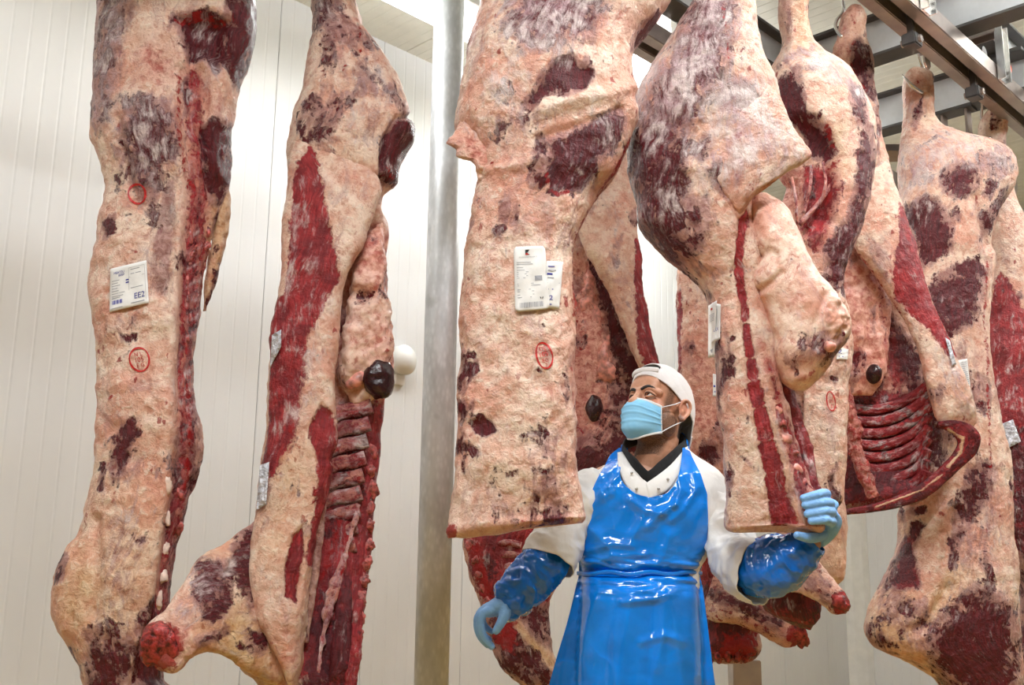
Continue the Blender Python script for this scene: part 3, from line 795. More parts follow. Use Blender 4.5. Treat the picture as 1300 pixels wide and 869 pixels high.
# ---- the side at the far left
def side_a():
    Y = 3.05
    c = carcass('beef_carcass', 190, 1060, Y, 'fat covered beef side hanging farthest left with a paper tag reading EE2', 'hanging beef sides')
    cut = PG((228, 85), (245, 70), (262, 85), (272, 130), (270, 200), (285, 240), (285, 330), (272, 420), (272, 560), (262, 640), (250, 720), (240, 869), (165, 869), (180, 820), (195, 780), (205, 700), (214, 640), (222, 560), (222, 480), (227, 400), (232, 300), (233, 220), (228, 150))
    ops = [
        ('h', -0.035, cut, 9), ('red', 0.56, cut, 8), ('pink', 0.8, cut, 10),
        ('dark', 0.75, PG((120, -200), (175, -200), (168, 20), (152, 45), (150, 90), (140, 135), (128, 165), (112, 150)), 14),
        ('film', 0.62, PG((120, -200), (180, -200), (170, 20), (152, 60), (150, 110), (140, 150), (112, 165)), 18),
        ('dark', 0.80, PG((160, 130), (190, 120), (222, 138), (226, 190), (207, 225), (192, 272), (170, 240), (150, 190)), 13), ('film', 0.55, PG((150, 120), (222, 120), (226, 190), (190, 275), (150, 200)), 20),
        ('h', 0.016, E(188, 180, 40, 60), 20), ('h', -0.014, S(5, (150, 150), (160, 195), (170, 250)), 7),
        ('grey', 0.95, PG((200, 232), (226, 212), (224, 290), (216, 375), (190, 372), (187, 300)), 8), ('h', -0.012, PG((200, 232), (226, 212), (224, 290), (216, 375), (190, 372), (187, 300)), 6),
        ('pink', 0.62, E(195, 80, 38, 45), 18), ('blood', 0.5, S(3, (218, 60), (212, 120), (224, 160)), 5),
        ('film', 0.5, S(3, (165, 150), (158, 175), (175, 195), (192, 205)), 4), ('h', 0.008, S(2, (165, 150), (156, 178), (176, 196), (192, 206)), 4),
        ('dark', 1.1, PG((226, 20), (262, 14), (290, 26), (292, 70), (275, 90), (262, 70), (240, 72)), 6), ('h', -0.055, PG((228, 24), (262, 16), (290, 28), (290, 70), (275, 88), (262, 70), (240, 72)), 10),
        ('blood', 0.9, S(3, (226, 26), (250, 16), (290, 26)), 5), ('film', 0.5, E(262, 45, 20, 25), 12),
        ('dark', 0.95, PG((292, -100), (335, -100), (330, 60), (300, 112), (286, 70)), 8), ('h', 0.015, E(306, 30, 14, 60), 12),
        ('pink', 0.75, E(265, 125, 22, 28), 12), ('film', 0.8, E(272, 85, 10, 14), 8),
        ('dark', 1.0, PG((258, 160), (275, 150), (300, 165), (300, 215), (284, 258), (266, 215)), 7), ('h', -0.02, PG((258, 160), (275, 150), (296, 165), (296, 215), (284, 250), (266, 215)), 8),
        ('blood', 0.85, S(3, (228, 95), (226, 150), (234, 220), (250, 235)), 4), ('dark', 0.8, S(3, (237, 95), (236, 140)), 4),
        ('film', 0.6, S(4, (243, 110), (243, 190), (255, 225)), 5),
        *[('film', 0.85, S(2.5, (247, 296 + 22*i), (266, 292 + 22*i)), 4) for i in range(11)], *[('dark', 0.8, S(2.5, (248, 307 + 22*i), (264, 304 + 22*i)), 4) for i in range(11)],
        ('dark', 0.75, S(4, (259, 240), (258, 330), (252, 420)), 6), ('blood', 0.8, S(4, (250, 430), (252, 520), (248, 620)), 7), ('dark', 0.75, S(6, (262, 520), (258, 620), (236, 760)), 8),
        ('dark', 0.7, PG((222, 560), (235, 520), (240, 600), (225, 700), (212, 690)), 10),
        ('yellow', 0.9, S(6, (285, 240), (280, 320)), 6),
        ('dark', 1.0, PG((130, 285), (145, 272), (143, 295), (132, 303)), 4),
        ('dark', 0.62, E(168, 405, 6, 12, 15), 5), ('dark', 0.6, E(158, 428, 12, 6), 5), ('grey', 0.6, E(150, 420, 18, 20), 12),
        ('dark', 0.78, PG((150, 545), (172, 532), (170, 560), (160, 600), (143, 615), (140, 580)), 7), ('grey', 0.55, E(165, 600, 25, 60), 20),
        ('dark', 1, S(2.5, (131, 590), (126, 620)), 3), ('dark', 0.9, S(4, (80, 705), (74, 735)), 4),
        ('grey', 0.62, PG((130, 650), (190, 640), (190, 720), (160, 800), (125, 790), (122, 700)), 18), ('dark', 0.60, E(180, 685, 9, 6), 6), ('dark', 0.6, E(173, 708, 10, 6), 6),
        ('yellow', 0.75, E(100, 750, 28, 60), 16), ('yellow', 0.45, E(165, 740, 60, 120), 30),
        ('dark', 0.72, PG((108, 800), (140, 790), (175, 810), (165, 869), (150, 1000), (110, 900)), 14), ('dark', 0.95, PG((175, 790), (200, 760), (225, 790), (222, 1000), (165, 1000)), 10),
        ('h', -0.02, S(5, (120, 660), (124, 720), (118, 780)), 9), ('h', 0.012, E(160, 700, 35, 70), 25),
        ('r', 0.014, 16, PG((115, 260), (225, 380), (225, 560), (125, 560)), 20),
        ('blood', 0.6, S(1.5, (192, 590), (192, 640), (188, 690)), 2.5), ('blood', 0.7, E(140, 505, 3, 7), 2.5)]
    b = flesh('body', [(-205, 178, 222, .05, 0), (-195, 165, 240, .08, 0), (-160, 140, 290, .12, 0), (-60, 129, 318, .15, 0), (0, 131, 321, .15, 0), (65, 122, 317, .15, 0), (110, 121, 301, .14, 0),
        (150, 120, 295, .14, 0), (180, 119, 296, .14, 0), (215, 131, 294, .13, 0), (245, 136, 287, .12, 0), (290, 128, 281, .12, 0), (330, 121, 275, .12, 0), (360, 117, 268, .12, 0), (400, 121, 264, .12, 0),
        (450, 127, 262, .115, 0), (500, 128, 262, .115, 0), (540, 126, 268, .11, 0), (565, 124, 268, .11, 0), (600, 121, 262, .11, 0), (640, 112, 252, .115, 0), (675, 103, 244, .12, 0), (705, 84, 238, .13, 0),
        (735, 74, 233, .14, 0), (765, 72, 230, .14, 0), (795, 79, 228, .14, 0), (822, 94, 226, .13, 0), (850, 106, 224, .12, 0), (900, 118, 222, .11, 0), (980, 130, 215, .09, 0), (1040, 145, 200, .06, 0), (1058, 165, 185, .02, 0)],
        Y, c, ops, seed=1.3, nu=170, nv=460)
    flesh('flank', [(225, 282, 292, .01, .06), (250, 276, 294, .03, .06), (310, 268, 287, .03, .06), (370, 258, 272, .02, .06), (395, 256, 263, .006, .06)], Y, c, [], {'yellow': 0.8, 'pink': 0.35}, nu=30, nv=60, n=2)
    for i, (x, y) in enumerate([(212, 617), (210, 659), (208, 695), (205, 731), (202, 762)]):
        lay('vertebra', b, x, y, 7, 12, M_BONE, c, 0.5, -8, i * 3.1, 0.15)
        lay('rib_head', b, x + 16, y + 10, 8, 9, M_REDBONE, c, 0.5, 0, i * 1.7, 0.5)
    for i in range(11):
        y = 292 + i * 22; x = 262 - i * 0.9
        lay('vertebra', b, x, y, 6, 9, M_REDBONE, c, 0.5, 0, i * 2.3, 0.35)
    for i in range(6):
        lay('spine_process', b, 241 - i, 300 + i * 27, 4, 13, M_REDBONE, c, 0.5, 6, i * 4.3, 0.3)
    lay('trimming', b, 264, 548, 11, 16, M_GUT, c, 0.7, 20, 2.2, 0.5)
    lay('trimming', b, 261, 440, 6, 12, M_GUT, c, 0.7, 0, 5.2, 0.5)
    lay('blood_clot', b, 260, 476, 5, 12, M_KIDNEY, c, 0.8, 0, 5.2, 0.3)
    p = Paper('paper_tag', b, [(140, 341), (186, 330), (189, 384), (139, 396)], c, 'white paper tag printed in blue')
    p.text('MEAT2U', 0.24, 0.13, 0.055, M_BLUEINK, w=0.28); p.text('BEEF', 0.31, 0.20, 0.045, M_BLUEINK, w=0.16)
    p.text('EE2', 0.77, 0.76, 0.13, M_BLUEINK, w=0.26)
    p.bars([(0.06 + 0.028*i, 0.76, 0.06 + 0.028*i + (0.02 if i % 3 else 0.009), 0.85) for i in range(10)], M_BLUEINK, 'barcode')
    p.bars([(0.05, y, 0.05 + w, y + 0.014) for y, w in ((.30, .2), (.36, .16), (.42, .22), (.48, .15), (.54, .18), (.60, .34), (.66, .30), (.70, .22), (.93, .28))]
           + [(0.55, y, 0.55 + w, y + 0.016) for y, w in ((.12, .25), (.22, .28), (.55, .32), (.90, .34))] + [(.5, .08, .506, .6), (.93, .08, .936, .9), (.5, .08, .93, .086), (.5, .3, .93, .306), (.05, .72, .93, .726)], M_GREYINK, 'small_print')
    p.bars([(.42, .33, .50, .36), (.42, .39, .50, .42)], M_BLUEINK, 'mark')
    stamp(b, 177, 456, 13.5, 16, -12, [('N L', -7, 5), ('105', 0, 6), ('E G', 7, 5)], c)
    stamp(b, 174, 246, 12, 13.5, -10, [], c, 2.4)
side_a()

# ---- the second side, with the fore shank sticking out
def side_b():
    Y = 3.15
    c = carcass('beef_carcass', 400, 1000, Y, 'beef side with red flank and a shank jutting out low to the left', 'hanging beef sides')
    back_ops = [
        ('dark', 0.75, PG((395, -300), (450, -300), (432, 10), (418, 30), (400, 40)), 9), ('film', 0.5, E(415, 5, 20, 25), 10),
        ('blood', 0.62, S(2, (412, 60), (408, 100), (420, 120)), 4), ('blood', 0.62, S(2, (440, 70), (432, 120), (440, 140)), 4), ('blood', 0.8, S(2, (457, 35), (457, 65)), 3), ('pink', 0.5, E(430, 50, 25, 40), 18), ('pink', 0.35, E(420, 110, 25, 50), 18),
        ('grey', 0.75, E(472, 160, 14, 32, 20), 9), ('grey', 0.8, E(500, 125, 22, 10, 35), 8), ('grey', 0.5, E(420, 150, 30, 60), 20), ('film', 0.4, E(470, 120, 50, 70), 25),
        ('dark', 1.0, PG((488, 175), (500, 155), (530, 148), (532, 190), (510, 206), (504, 238), (485, 234)), 5), ('h', -0.02, S(3, (484, 232), (488, 180), (505, 150), (525, 148)), 5),
        ('blood', 0.7, S(3, (490, 210), (500, 232)), 5),
        ('yellow', 0.4, E(440, 240, 25, 40), 15), ('grey', 0.6, S(4, (448, 240), (436, 280)), 6),
        ('pink', 0.85, PG((430, 360), (470, 285), (510, 285), (515, 520), (420, 520)), 10),
        ('red', 0.75, PG((418, 515), (500, 500), (490, 869), (370, 869)), 10), ('dark', 0.62, PG((418, 520), (470, 520), (465, 650), (400, 700)), 12), ('dark', 0.8, PG((380, 790), (420, 740), (440, 869), (440, 1000), (370, 1000)), 12),
        ('film', 0.55, S(4, (452, 560), (450, 620), (432, 680), (415, 760)), 6), ('blood', 0.8, S(4, (440, 620), (425, 690), (405, 740)), 6),
        ('yellow', 0.7, PG((300, 830), (345, 820), (380, 880), (360, 960), (310, 880)), 12), ('grey', 0.5, E(335, 820, 30, 30), 14)]
    b = flesh('body', [(-175, 410, 428, .03, 0), (-160, 402, 434, .06, 0), (-100, 398, 438, .07, 0), (0, 396, 450, .09, 0), (35, 399, 461, .10, 0), (60, 397, 480, .12, 0), (100, 391, 505, .14, 0), (130, 383, 517, .15, 0), (150, 376, 524, .15, 0),
        (170, 371, 526, .15, 0), (195, 366, 513, .14, 0), (215, 366, 506, .13, 0), (232, 365, 502, .12, 0), (245, 364, 486, .11, 0), (262, 364, 483, .10, .02), (285, 363, 489, .08, .05), (350, 356, 489, .07, .08), (400, 350, 495, .07, .10),
        (440, 346, 500, .07, .10), (480, 343, 500, .07, .10), (510, 340, 487, .07, .10), (540, 339, 483, .07, .10), (580, 335, 480, .07, .10), (640, 328, 473, .08, .09), (700, 320, 470, .09, .08), (780, 318, 461, .10, .05), (815, 312, 456, .11, .03),
        (838, 305, 452, .11, .02), (858, 322, 450, .11, 0), (880, 340, 446, .10, 0), (940, 365, 438, .08, 0), (990, 385, 420, .04, 0), (1000, 398, 408, .01, 0)],
        Y, c, back_ops, seed=4.1, nu=130, nv=420)
    # outer wall of belly and brisket, standing in front of the cavity
    fl_ops = [
        ('red', 0.95, PG((394, 176), (403, 198), (411, 240), (421, 290), (434, 350), (424, 366), (404, 402), (388, 440), (370, 462), (340, 470), (340, 400), (352, 340), (358, 280), (372, 220)), 7),
        ('film', 0.75, S(4, (376, 262), (373, 330), (362, 392)), 5), ('film', 0.55, S(3, (386, 215), (388, 270), (392, 320)), 5), ('film', 0.5, E(400, 330, 12, 30, 15), 9), ('film', 0.4, E(372, 420, 18, 40, 15), 14), ('red', -0.9, S(5, (364, 205), (366, 250), (362, 330), (356, 370)), 5),
        ('red', 0.95, PG((338, 430), (392, 440), (384, 500), (374, 555), (350, 605), (322, 610)), 12), ('film', 0.62, S(7, (396, 450), (376, 495), (352, 545)), 10), ('film', 0.55, S(5, (390, 500), (370, 540), (345, 580)), 8), ('grey', 0.35, E(392, 455, 14, 18), 10),
        ('red', 1.0, PG((408, 512), (424, 524), (430, 545), (428, 590), (402, 585), (390, 545)), 5), ('h', -0.012, PG((408, 512), (424, 524), (430, 545), (428, 590), (402, 585), (390, 545)), 5),
        ('red', 0.9, PG((371, 478), (376, 490), (374, 520), (368, 510)), 4), ('blood', 0.7, E(369, 540, 5, 10), 4),
        ('grey', 0.6, PG((330, 585), (360, 575), (350, 650), (335, 690), (318, 670)), 12), ('yellow', 0.5, PG((345, 570), (390, 570), (375, 700), (320, 720)), 25),
        ('blood', 0.7, S(1.7, (402, 590), (396, 640), (384, 668), (370, 680)), 3), ('red', 0.98, PG((372, 680), (384, 668), (388, 700), (377, 765), (362, 757), (361, 720)), 4), ('h', -0.018, PG((372, 680), (384, 668), (388, 700), (377, 765), (362, 757), (361, 720)), 5),
        ('red', 1.0, PG((404, 575), (424, 575), (416, 640), (400, 720), (388, 715), (400, 640)), 5), ('grey', 0.6, S(4, (413, 590), (400, 680), (390, 750)), 5),
        ('pink', 0.55, PG((340, 760), (380, 765), (385, 830), (375, 880), (345, 830)), 14), ('blood', 0.5, S(3, (360, 790), (378, 815)), 7), ('pink', 0.4, E(395, 600, 12, 90), 14),
        ('film', 0.3, E(410, 400, 30, 60), 20)]
    w = flesh('belly_wall', [(384, 165, 400, 160, .02, -.08), (372, 195, 440, 190, .04, -.09), (367, 230, 482, 225, .05, -.09), (364, 265, 478, 262, .05, -.10), (361, 300, 464, 300, .05, -.10), (356, 345, 444, 345, .05, -.11), (349, 394, 434, 394, .05, -.11),
        (345, 440, 430, 440, .05, -.11), (342, 487, 423, 487, .05, -.11), (339, 525, 427, 525, .05, -.11), (337, 560, 430, 560, .05, -.11), (332, 600, 419, 600, .05, -.11), (327, 640, 410, 640, .055, -.11), (319, 680, 403, 680, .06, -.12),
        (315, 720, 398, 720, .065, -.13), (317, 755, 392, 755, .07, -.13), (326, 788, 386, 790, .07, -.13), (343, 818, 383, 820, .07, -.12), (362, 850, 381, 850, .06, -.11), (372, 890, 380, 890, .02, -.10)], Y, c, fl_ops, seed=7.7, nu=110, nv=380, fine=0.004)
    # kidney fat in the cavity
    kf = flesh('kidney_fat', [(283, 476, 488, .015, .0), (300, 465, 489, .04, .0), (350, 446, 489, .06, .0), (400, 436, 496, .06, .0), (440, 433, 500, .06, .0), (475, 430, 492, .05, .01), (497, 438, 482, .03, .02), (512, 448, 470, .01, .02)],
               Y, c, [('pink', 0.75, E(470, 320, 40, 60), 20), ('pink', 0.6, E(480, 430, 30, 60), 20), ('blood', 0.55, E(495, 460, 8, 50), 8), ('grey', 0.6, E(465, 378, 14, 10), 6), ('dark', 0.55, E(460, 376, 10, 6), 4), ('h', -0.03, E(458, 375, 14, 9), 8), ('h', 0.02, S(8, (446, 420), (444, 480)), 8)], {'pink': 0.35}, nu=80, nv=140, lump=0.022, fine=0.010, seed=9.9, mat=M_FATTY)
    lay('kidney', kf, 480, 481, 21, 27, M_KIDNEY, c, 0.55, -10, 1.0, 0.30, 0.2, 30, 22, 22)
    lay('fat_lobe', kf, 452, 483, 15, 9, M_GUT, c, 0.5, -40, 3.0, 0.3, 0.1, 20, 14)
    for i, y in enumerate(range(520, 712, 22)):
        x0 = 422 - i * 2.6
        strand('rib', [(x0, y + 8, .0), (x0 + 18, y + 1, .015), (x0 + 36, y - 1, .018), (x0 + 50, y - 5, .015)], 9.5, Y, c, [('dark', 0.95, S(2.5, (x0, y + 16), (x0 + 26, y + 10), (x0 + 50, y + 5)), 4)], {'red': 0.55, 'pink': 0.7, 'film': 0.38}, 0.45, seed=i * 2.0, nu=14, nv=24)
    for i in range(13):
        y = 575 + i * 23; x = 472 - i * 1.7
        lay('vertebra', b, x, y, 8, 9, M_REDBONE, c, 0.6, 10, i * 1.9, 0.5)
    strand('membrane', [(455, 640, .01), (444, 684, -.015), (430, 728, -.035), (417, 775, -.065), (408, 820, -.085), (402, 868, -.10)], [2, 3.5, 4.5, 4.2, 3.5, 2], Y, c, [('blood', 0.7, S(2, (446, 690), (432, 730)), 4), ('red', 0.9, S(2, (420, 770), (406, 840)), 5)], {'film': 0.5, 'pink': 0.7, 'red': 0.5}, 0.5, seed=3, nu=24, nv=110, lump=.016, fine=.012)
    strand('breastbone', [(414, 585, -.06), (406, 650, -.07), (400, 705, -.075), (393, 765, -.09), (388, 815, -.10)], [4, 6, 7, 6, 3], Y, c, [('yellow', 0.5, E(392, 740, 8, 40), 8)], {'grey': 0.75, 'pink': 0.4}, 0.7, seed=13, nu=24, nv=90, lump=.006, fine=.004)
    strand('neck_muscle', [(440, 730, -.03), (436, 790, -.075), (430, 850, -.10), (424, 910, -.10)], [6, 11, 13, 8], Y, c, [('film', 0.35, S(2, (440, 760), (432, 850)), 4)], {'dark': 0.75, 'red': 0.8}, 0.6, seed=15, nu=30, nv=80, lump=.010, fine=.006)
    strand('neck_muscle', [(456, 760, -.05), (452, 810, -.08), (445, 860, -.10), (436, 910, -.10)], [5, 8, 9, 6], Y, c, [('film', 0.5, S(2, (455, 780), (447, 850)), 4)], {'red': 0.7, 'pink': 0.6}, 0.6, seed=19, nu=26, nv=80, lump=.012, fine=.008)
    sh_ops = [('dark', 0.9, PG((252, 712), (290, 712), (285, 760), (262, 778), (245, 760)), 9), ('dark', 0.85, PG((268, 760), (295, 730), (292, 770), (272, 792), (258, 786)), 7), ('film', 0.75, S(5, (242, 740), (270, 745), (295, 715)), 8), ('film', 0.55, E(262, 740, 25, 25), 14),
              ('dark', 0.95, PG((296, 690), (325, 660), (345, 660), (335, 760), (318, 770), (305, 730)), 8), ('film', 0.3, E(315, 700, 20, 30), 12), ('yellow', 0.8, PG((252, 800), (300, 760), (345, 800), (345, 880), (290, 850)), 12), ('dark', 0.75, S(6, (255, 815), (285, 800)), 6), ('dark', 0.8, E(325, 815, 14, 14), 8), ('grey', 0.5, E(320, 790, 25, 30), 10),
              ('blood', 1.0, E(206, 820, 26, 30), 7), ('pink', 0.7, E(225, 800, 22, 25), 10), ('yellow', 0.55, S(6, (255, 705), (300, 685)), 8), ('blood', 0.5, S(3, (246, 800), (250, 770)), 4), ('film', 0.9, E(235, 775, 16, 14), 8), ('dark', 0.7, E(238, 778, 4, 7, 40), 3)]
    s = flesh('shank', [(182, 803, 200, 846, .015, -.33), (188, 792, 218, 850, .05, -.32), (212, 770, 240, 834, .062, -.30), (233, 742, 262, 826, .07, -.27), (257, 706, 290, 832, .085, -.22), (288, 687, 318, 850, .095, -.16), (319, 664, 352, 868, .10, -.09), (345, 650, 385, 880, .08, -.03)],
              Y, c, sh_ops, nu=90, nv=150, seed=2.2, lump=0.012)
    lay('joint_end', s, 203, 818, 22, 27, M_JOINT, c, 0.45, 30, 4.0, 0.5, 0.7, 44, 30, 22)
    p = Paper('clear_tag', w, [(345, 425), (357, 418), (357, 440), (343, 466)], c, 'crumpled clear tag', M_FOIL, 0.010, 8, 10, 0.006)
    p = Paper('clear_tag', w, [(330, 590), (342, 586), (338, 640), (325, 648)], c, 'crumpled clear tag lower on the edge', M_FOIL, 0.010, 8, 10, 0.006)
side_b()

# ---- the middle hindquarter with the rounded paper tag
def side_c():
    Y = 2.80
    c = carcass('beef_quarter', 655, 682, Y, 'broad pale hindquarter in the middle with two paper tags and a red stamp', 'hanging beef sides')
    ops = [
        ('dark', 0.80, PG((655, -120), (790, -120), (768, 10), (755, 45), (700, 62), (665, 65), (640, 30)), 14), ('film', 0.66, PG((640, -100), (790, -100), (770, 30), (700, 80), (660, 90), (630, 40)), 22),
        ('dark', 1.0, PG((688, 92), (705, 78), (725, 70), (738, 84), (746, 72), (754, 92), (742, 112), (716, 122), (706, 117), (690, 122), (672, 142), (666, 132), (680, 112)), 5), ('h', -0.010, PG((688, 92), (705, 78), (725, 70), (754, 92), (742, 112), (716, 122), (690, 122), (672, 142), (666, 132)), 6),
        ('film', 0.5, PG((600, 40), (660, 60), (680, 130), (640, 170), (590, 150)), 25), ('grey', 0.55, S(5, (612, 110), (640, 80), (652, 60)), 8), ('grey', 0.75, PG((650, 140), (690, 132), (700, 150), (685, 165), (655, 168), (632, 150)), 8), ('dark', 0.55, E(672, 155, 14, 8), 7),
        ('grey', 0.45, E(700, 145, 40, 20), 12), ('h', 0.014, S(8, (690, 140), (735, 125), (775, 118), (800, 110)), 9), ('h', -0.010, S(4, (682, 175), (720, 165), (760, 150), (788, 138)), 6),
        ('dark', 0.98, PG((697, 180), (712, 172), (735, 163), (762, 152), (786, 138), (792, 150), (780, 185), (762, 203), (745, 233), (735, 240), (718, 236), (702, 242), (697, 215)), 6), ('film', 0.45, PG((750, 145), (792, 135), (785, 190), (758, 200)), 10), ('film', 0.95, S(2, (712, 182), (725, 205), (740, 220)), 3),
        ('blood', 1.0, S(2, (694, 222), (698, 240), (708, 247), (720, 243)), 3), ('pink', 0.55, PG((770, 0), (850, 0), (812, 60), (806, 140), (770, 120), (775, 60)), 16), ('blood', 0.55, S(2, (776, 70), (790, 85)), 5), ('blood', 0.5, E(800, 30, 8, 14, 30), 6),
        ('dark', 0.95, PG((803, 64), (806, 45), (818, 28), (834, 12), (838, 18), (824, 40), (812, 56)), 4),
        ('grey', 0.72, PG((712, 282), (738, 272), (728, 312), (712, 330), (704, 300)), 8), ('grey', 0.5, E(660, 262, 22, 12, 40), 8), ('dark', 0.45, E(648, 256, 5, 5), 4), ('grey', 0.45, PG((670, 395), (720, 385), (720, 430), (690, 420)), 14),
        ('blood', 0.95, S(2.2, (800, 175), (785, 207), (757, 250), (742, 276), (731, 302), (727, 350), (728, 400)), 3), ('pink', 0.5, S(8, (727, 350), (729, 450), (732, 560)), 8), ('blood', 0.6, S(2, (729, 430), (731, 520)), 3.5),
        ('grey', 0.55, S(8, (716, 440), (720, 520)), 9),
        ('dark', 1.1, PG((600, 540), (610, 528), (622, 535), (628, 546), (618, 552), (604, 549)), 3.5), ('dark', 1.0, E(585, 518, 9, 9, 30), 4), ('dark', 0.9, E(597, 569, 9, 4, 35), 3.5), ('dark', 0.9, E(581, 568, 4, 7), 3), ('dark', 0.8, E(601, 514, 3, 7, 20), 3), ('h', -0.008, E(613, 541, 14, 10), 6),
        ('dark', 0.66, PG((684, 602), (700, 590), (706, 608), (696, 622), (684, 640), (676, 672), (668, 678), (672, 640)), 6), ('dark', 0.62, E(715, 585, 5, 20, 20), 7), ('grey', 0.62, PG((690, 610), (730, 580), (732, 640), (705, 668), (678, 670)), 12),
        ('blood', 1.0, E(572, 675, 9, 9), 5), ('blood', 0.6, S(1.5, (640, 410), (656, 440)), 2.5), ('blood', 0.55, S(1.3, (645, 500), (660, 504)), 2), ('blood', 0.6, S(1.5, (667, 570), (668, 585)), 2),
        ('pink', 0.42, PG((570, 640), (660, 650), (680, 682), (565, 684)), 16), ('pink', 0.45, PG((570, 150), (615, 180), (620, 250), (600, 260)), 12), ('blood', 0.8, E(625, 207, 4, 3), 2),
        ('h', 0.010, S(6, (690, 200), (640, 215), (615, 215)), 9), ('r', 0.010, 22, PG((590, 200), (730, 200), (730, 660), (570, 660)), 20), ('r', 0.010, 30, PG((590, 60), (660, 40), (670, 150), (590, 190)), 20)]
    b = flesh('body', [(-245, 700, 800, .05, 0), (-230, 685, 830, .09, 0), (-180, 650, 870, .13, 0), (-60, 622, 880, .16, 0), (0, 612, 849, .17, 0), (36, 602, 824, .17, 0), (66, 594, 805, .17, 0), (104, 587, 804, .17, 0), (138, 583, 806, .165, 0), (153, 580, 810, .16, 0),
        (168, 580, 804, .155, 0), (185, 590, 797, .148, 0), (205, 602, 788, .14, 0), (225, 606, 778, .135, 0), (248, 604, 757, .125, 0), (273, 600, 744, .12, 0), (302, 595, 731, .115, 0), (340, 590, 726, .11, 0),
        (400, 586, 729, .105, 0), (450, 585, 730, .10, 0), (500, 581, 730, .10, 0), (550, 580, 731, .095, 0), (600, 577, 735, .09, 0), (574, 636, 740, 626, .08, 0), (570, 660, 743, 648, .075, 0), (567, 679, 743, 660, .07, 0), (569, 683, 740, 664, .05, 0)],
        Y, c, ops, seed=12.4, nu=180, nv=460, fine=0.004)
    flesh('fat_flap', [(583, 140, 600, 130, .006, -.05), (580, 158, 625, 150, .016, -.07), (575, 170, 640, 172, .018, -.08), (566, 183, 642, 190, .018, -.08), (577, 189, 640, 200, .016, -.08), (581, 199, 638, 208, .015, -.08), (595, 203, 634, 214, .014, -.08), (603, 211, 630, 220, .012, -.08), (606, 223, 620, 226, .006, -.07), (609, 229, 613, 229, .003, -.07)], Y, c,
          [('pink', 0.55, PG((565, 160), (640, 170), (630, 225), (590, 215)), 14), ('film', 0.4, E(605, 160, 25, 20), 12), ('blood', 0.7, E(595, 185, 3, 3), 2)], None, nu=70, nv=110, seed=17., lump=.006, fine=.007)
    stamp(b, 691, 451, 11, 17.5, -14, [('DE', -9, 5), ('105', -2, 6), ('EG', 6, 5), ('2', 12, 4)], c)
    q = Paper('paper_tag', b, [(694, 331), (715, 332), (710, 392), (692, 391)], c, 'narrow blue printed tag half hidden', lift=0.004)
    q.text('2', 0.38, 0.77, 0.10, M_BLUEINK, w=0.24); q.bars([(.05, .25, .4, .29), (.1, .58, .5, .60), (.1, .10, .5, .12), (.3, .90, .45, .92)], M_BLUEINK, 'small_print'); q.bars([(.1, .45, .9, .46), (.1, .18, .6, .20), (.1, .34, .5, .36)], M_GREYINK, 'small_print')
    p = Paper('paper_tag', b, [(652, 313), (692, 312), (698, 392), (654, 396)], c, 'white rounded paper tag with a bar code', lift=0.009, curl=-0.003, nv=26, rnd=0.07)
    p.poly([(.36, .05), (.50, .05), (.45, .085), (.39, .10), (.36, .125)], M_BLACKINK); p.poly([(.36, .115), (.41, .095), (.50, .13), (.36, .13)], M_INK)
    p.text('JARDEMART', 0.44, 0.165, 0.022, M_GREYINK, w=0.58, name='brand')
    p.bars([(.08, y, .08 + w_, y + .008) for y, w_ in ((.24, .44), (.27, .50), (.32, .2), (.36, .24), (.39, .36), (.42, .3), (.45, .34), (.48, .26), (.57, .5), (.60, .7), (.66, .4), (.69, .5), (.74, .5), (.78, .42))] + [(.62, .46, .84, .54)], M_GREYINK, 'small_print')
    rnd = random.Random(4); x = .14; bars = []
    while x < .82:
        w_ = rnd.choice((.008, .014, .024)); bars.append((x, .865, x + w_, .945)); x += w_ + rnd.choice((.010, .016))
    p.bars(bars, M_GREYINK, 'barcode')
    p.poly([(.74, .79), (.77, .80), (.78, .83), (.75, .82)], M_BLACKINK); p.poly([(.84, .79), (.81, .80), (.80, .83), (.83, .82)], M_BLACKINK)
side_c()

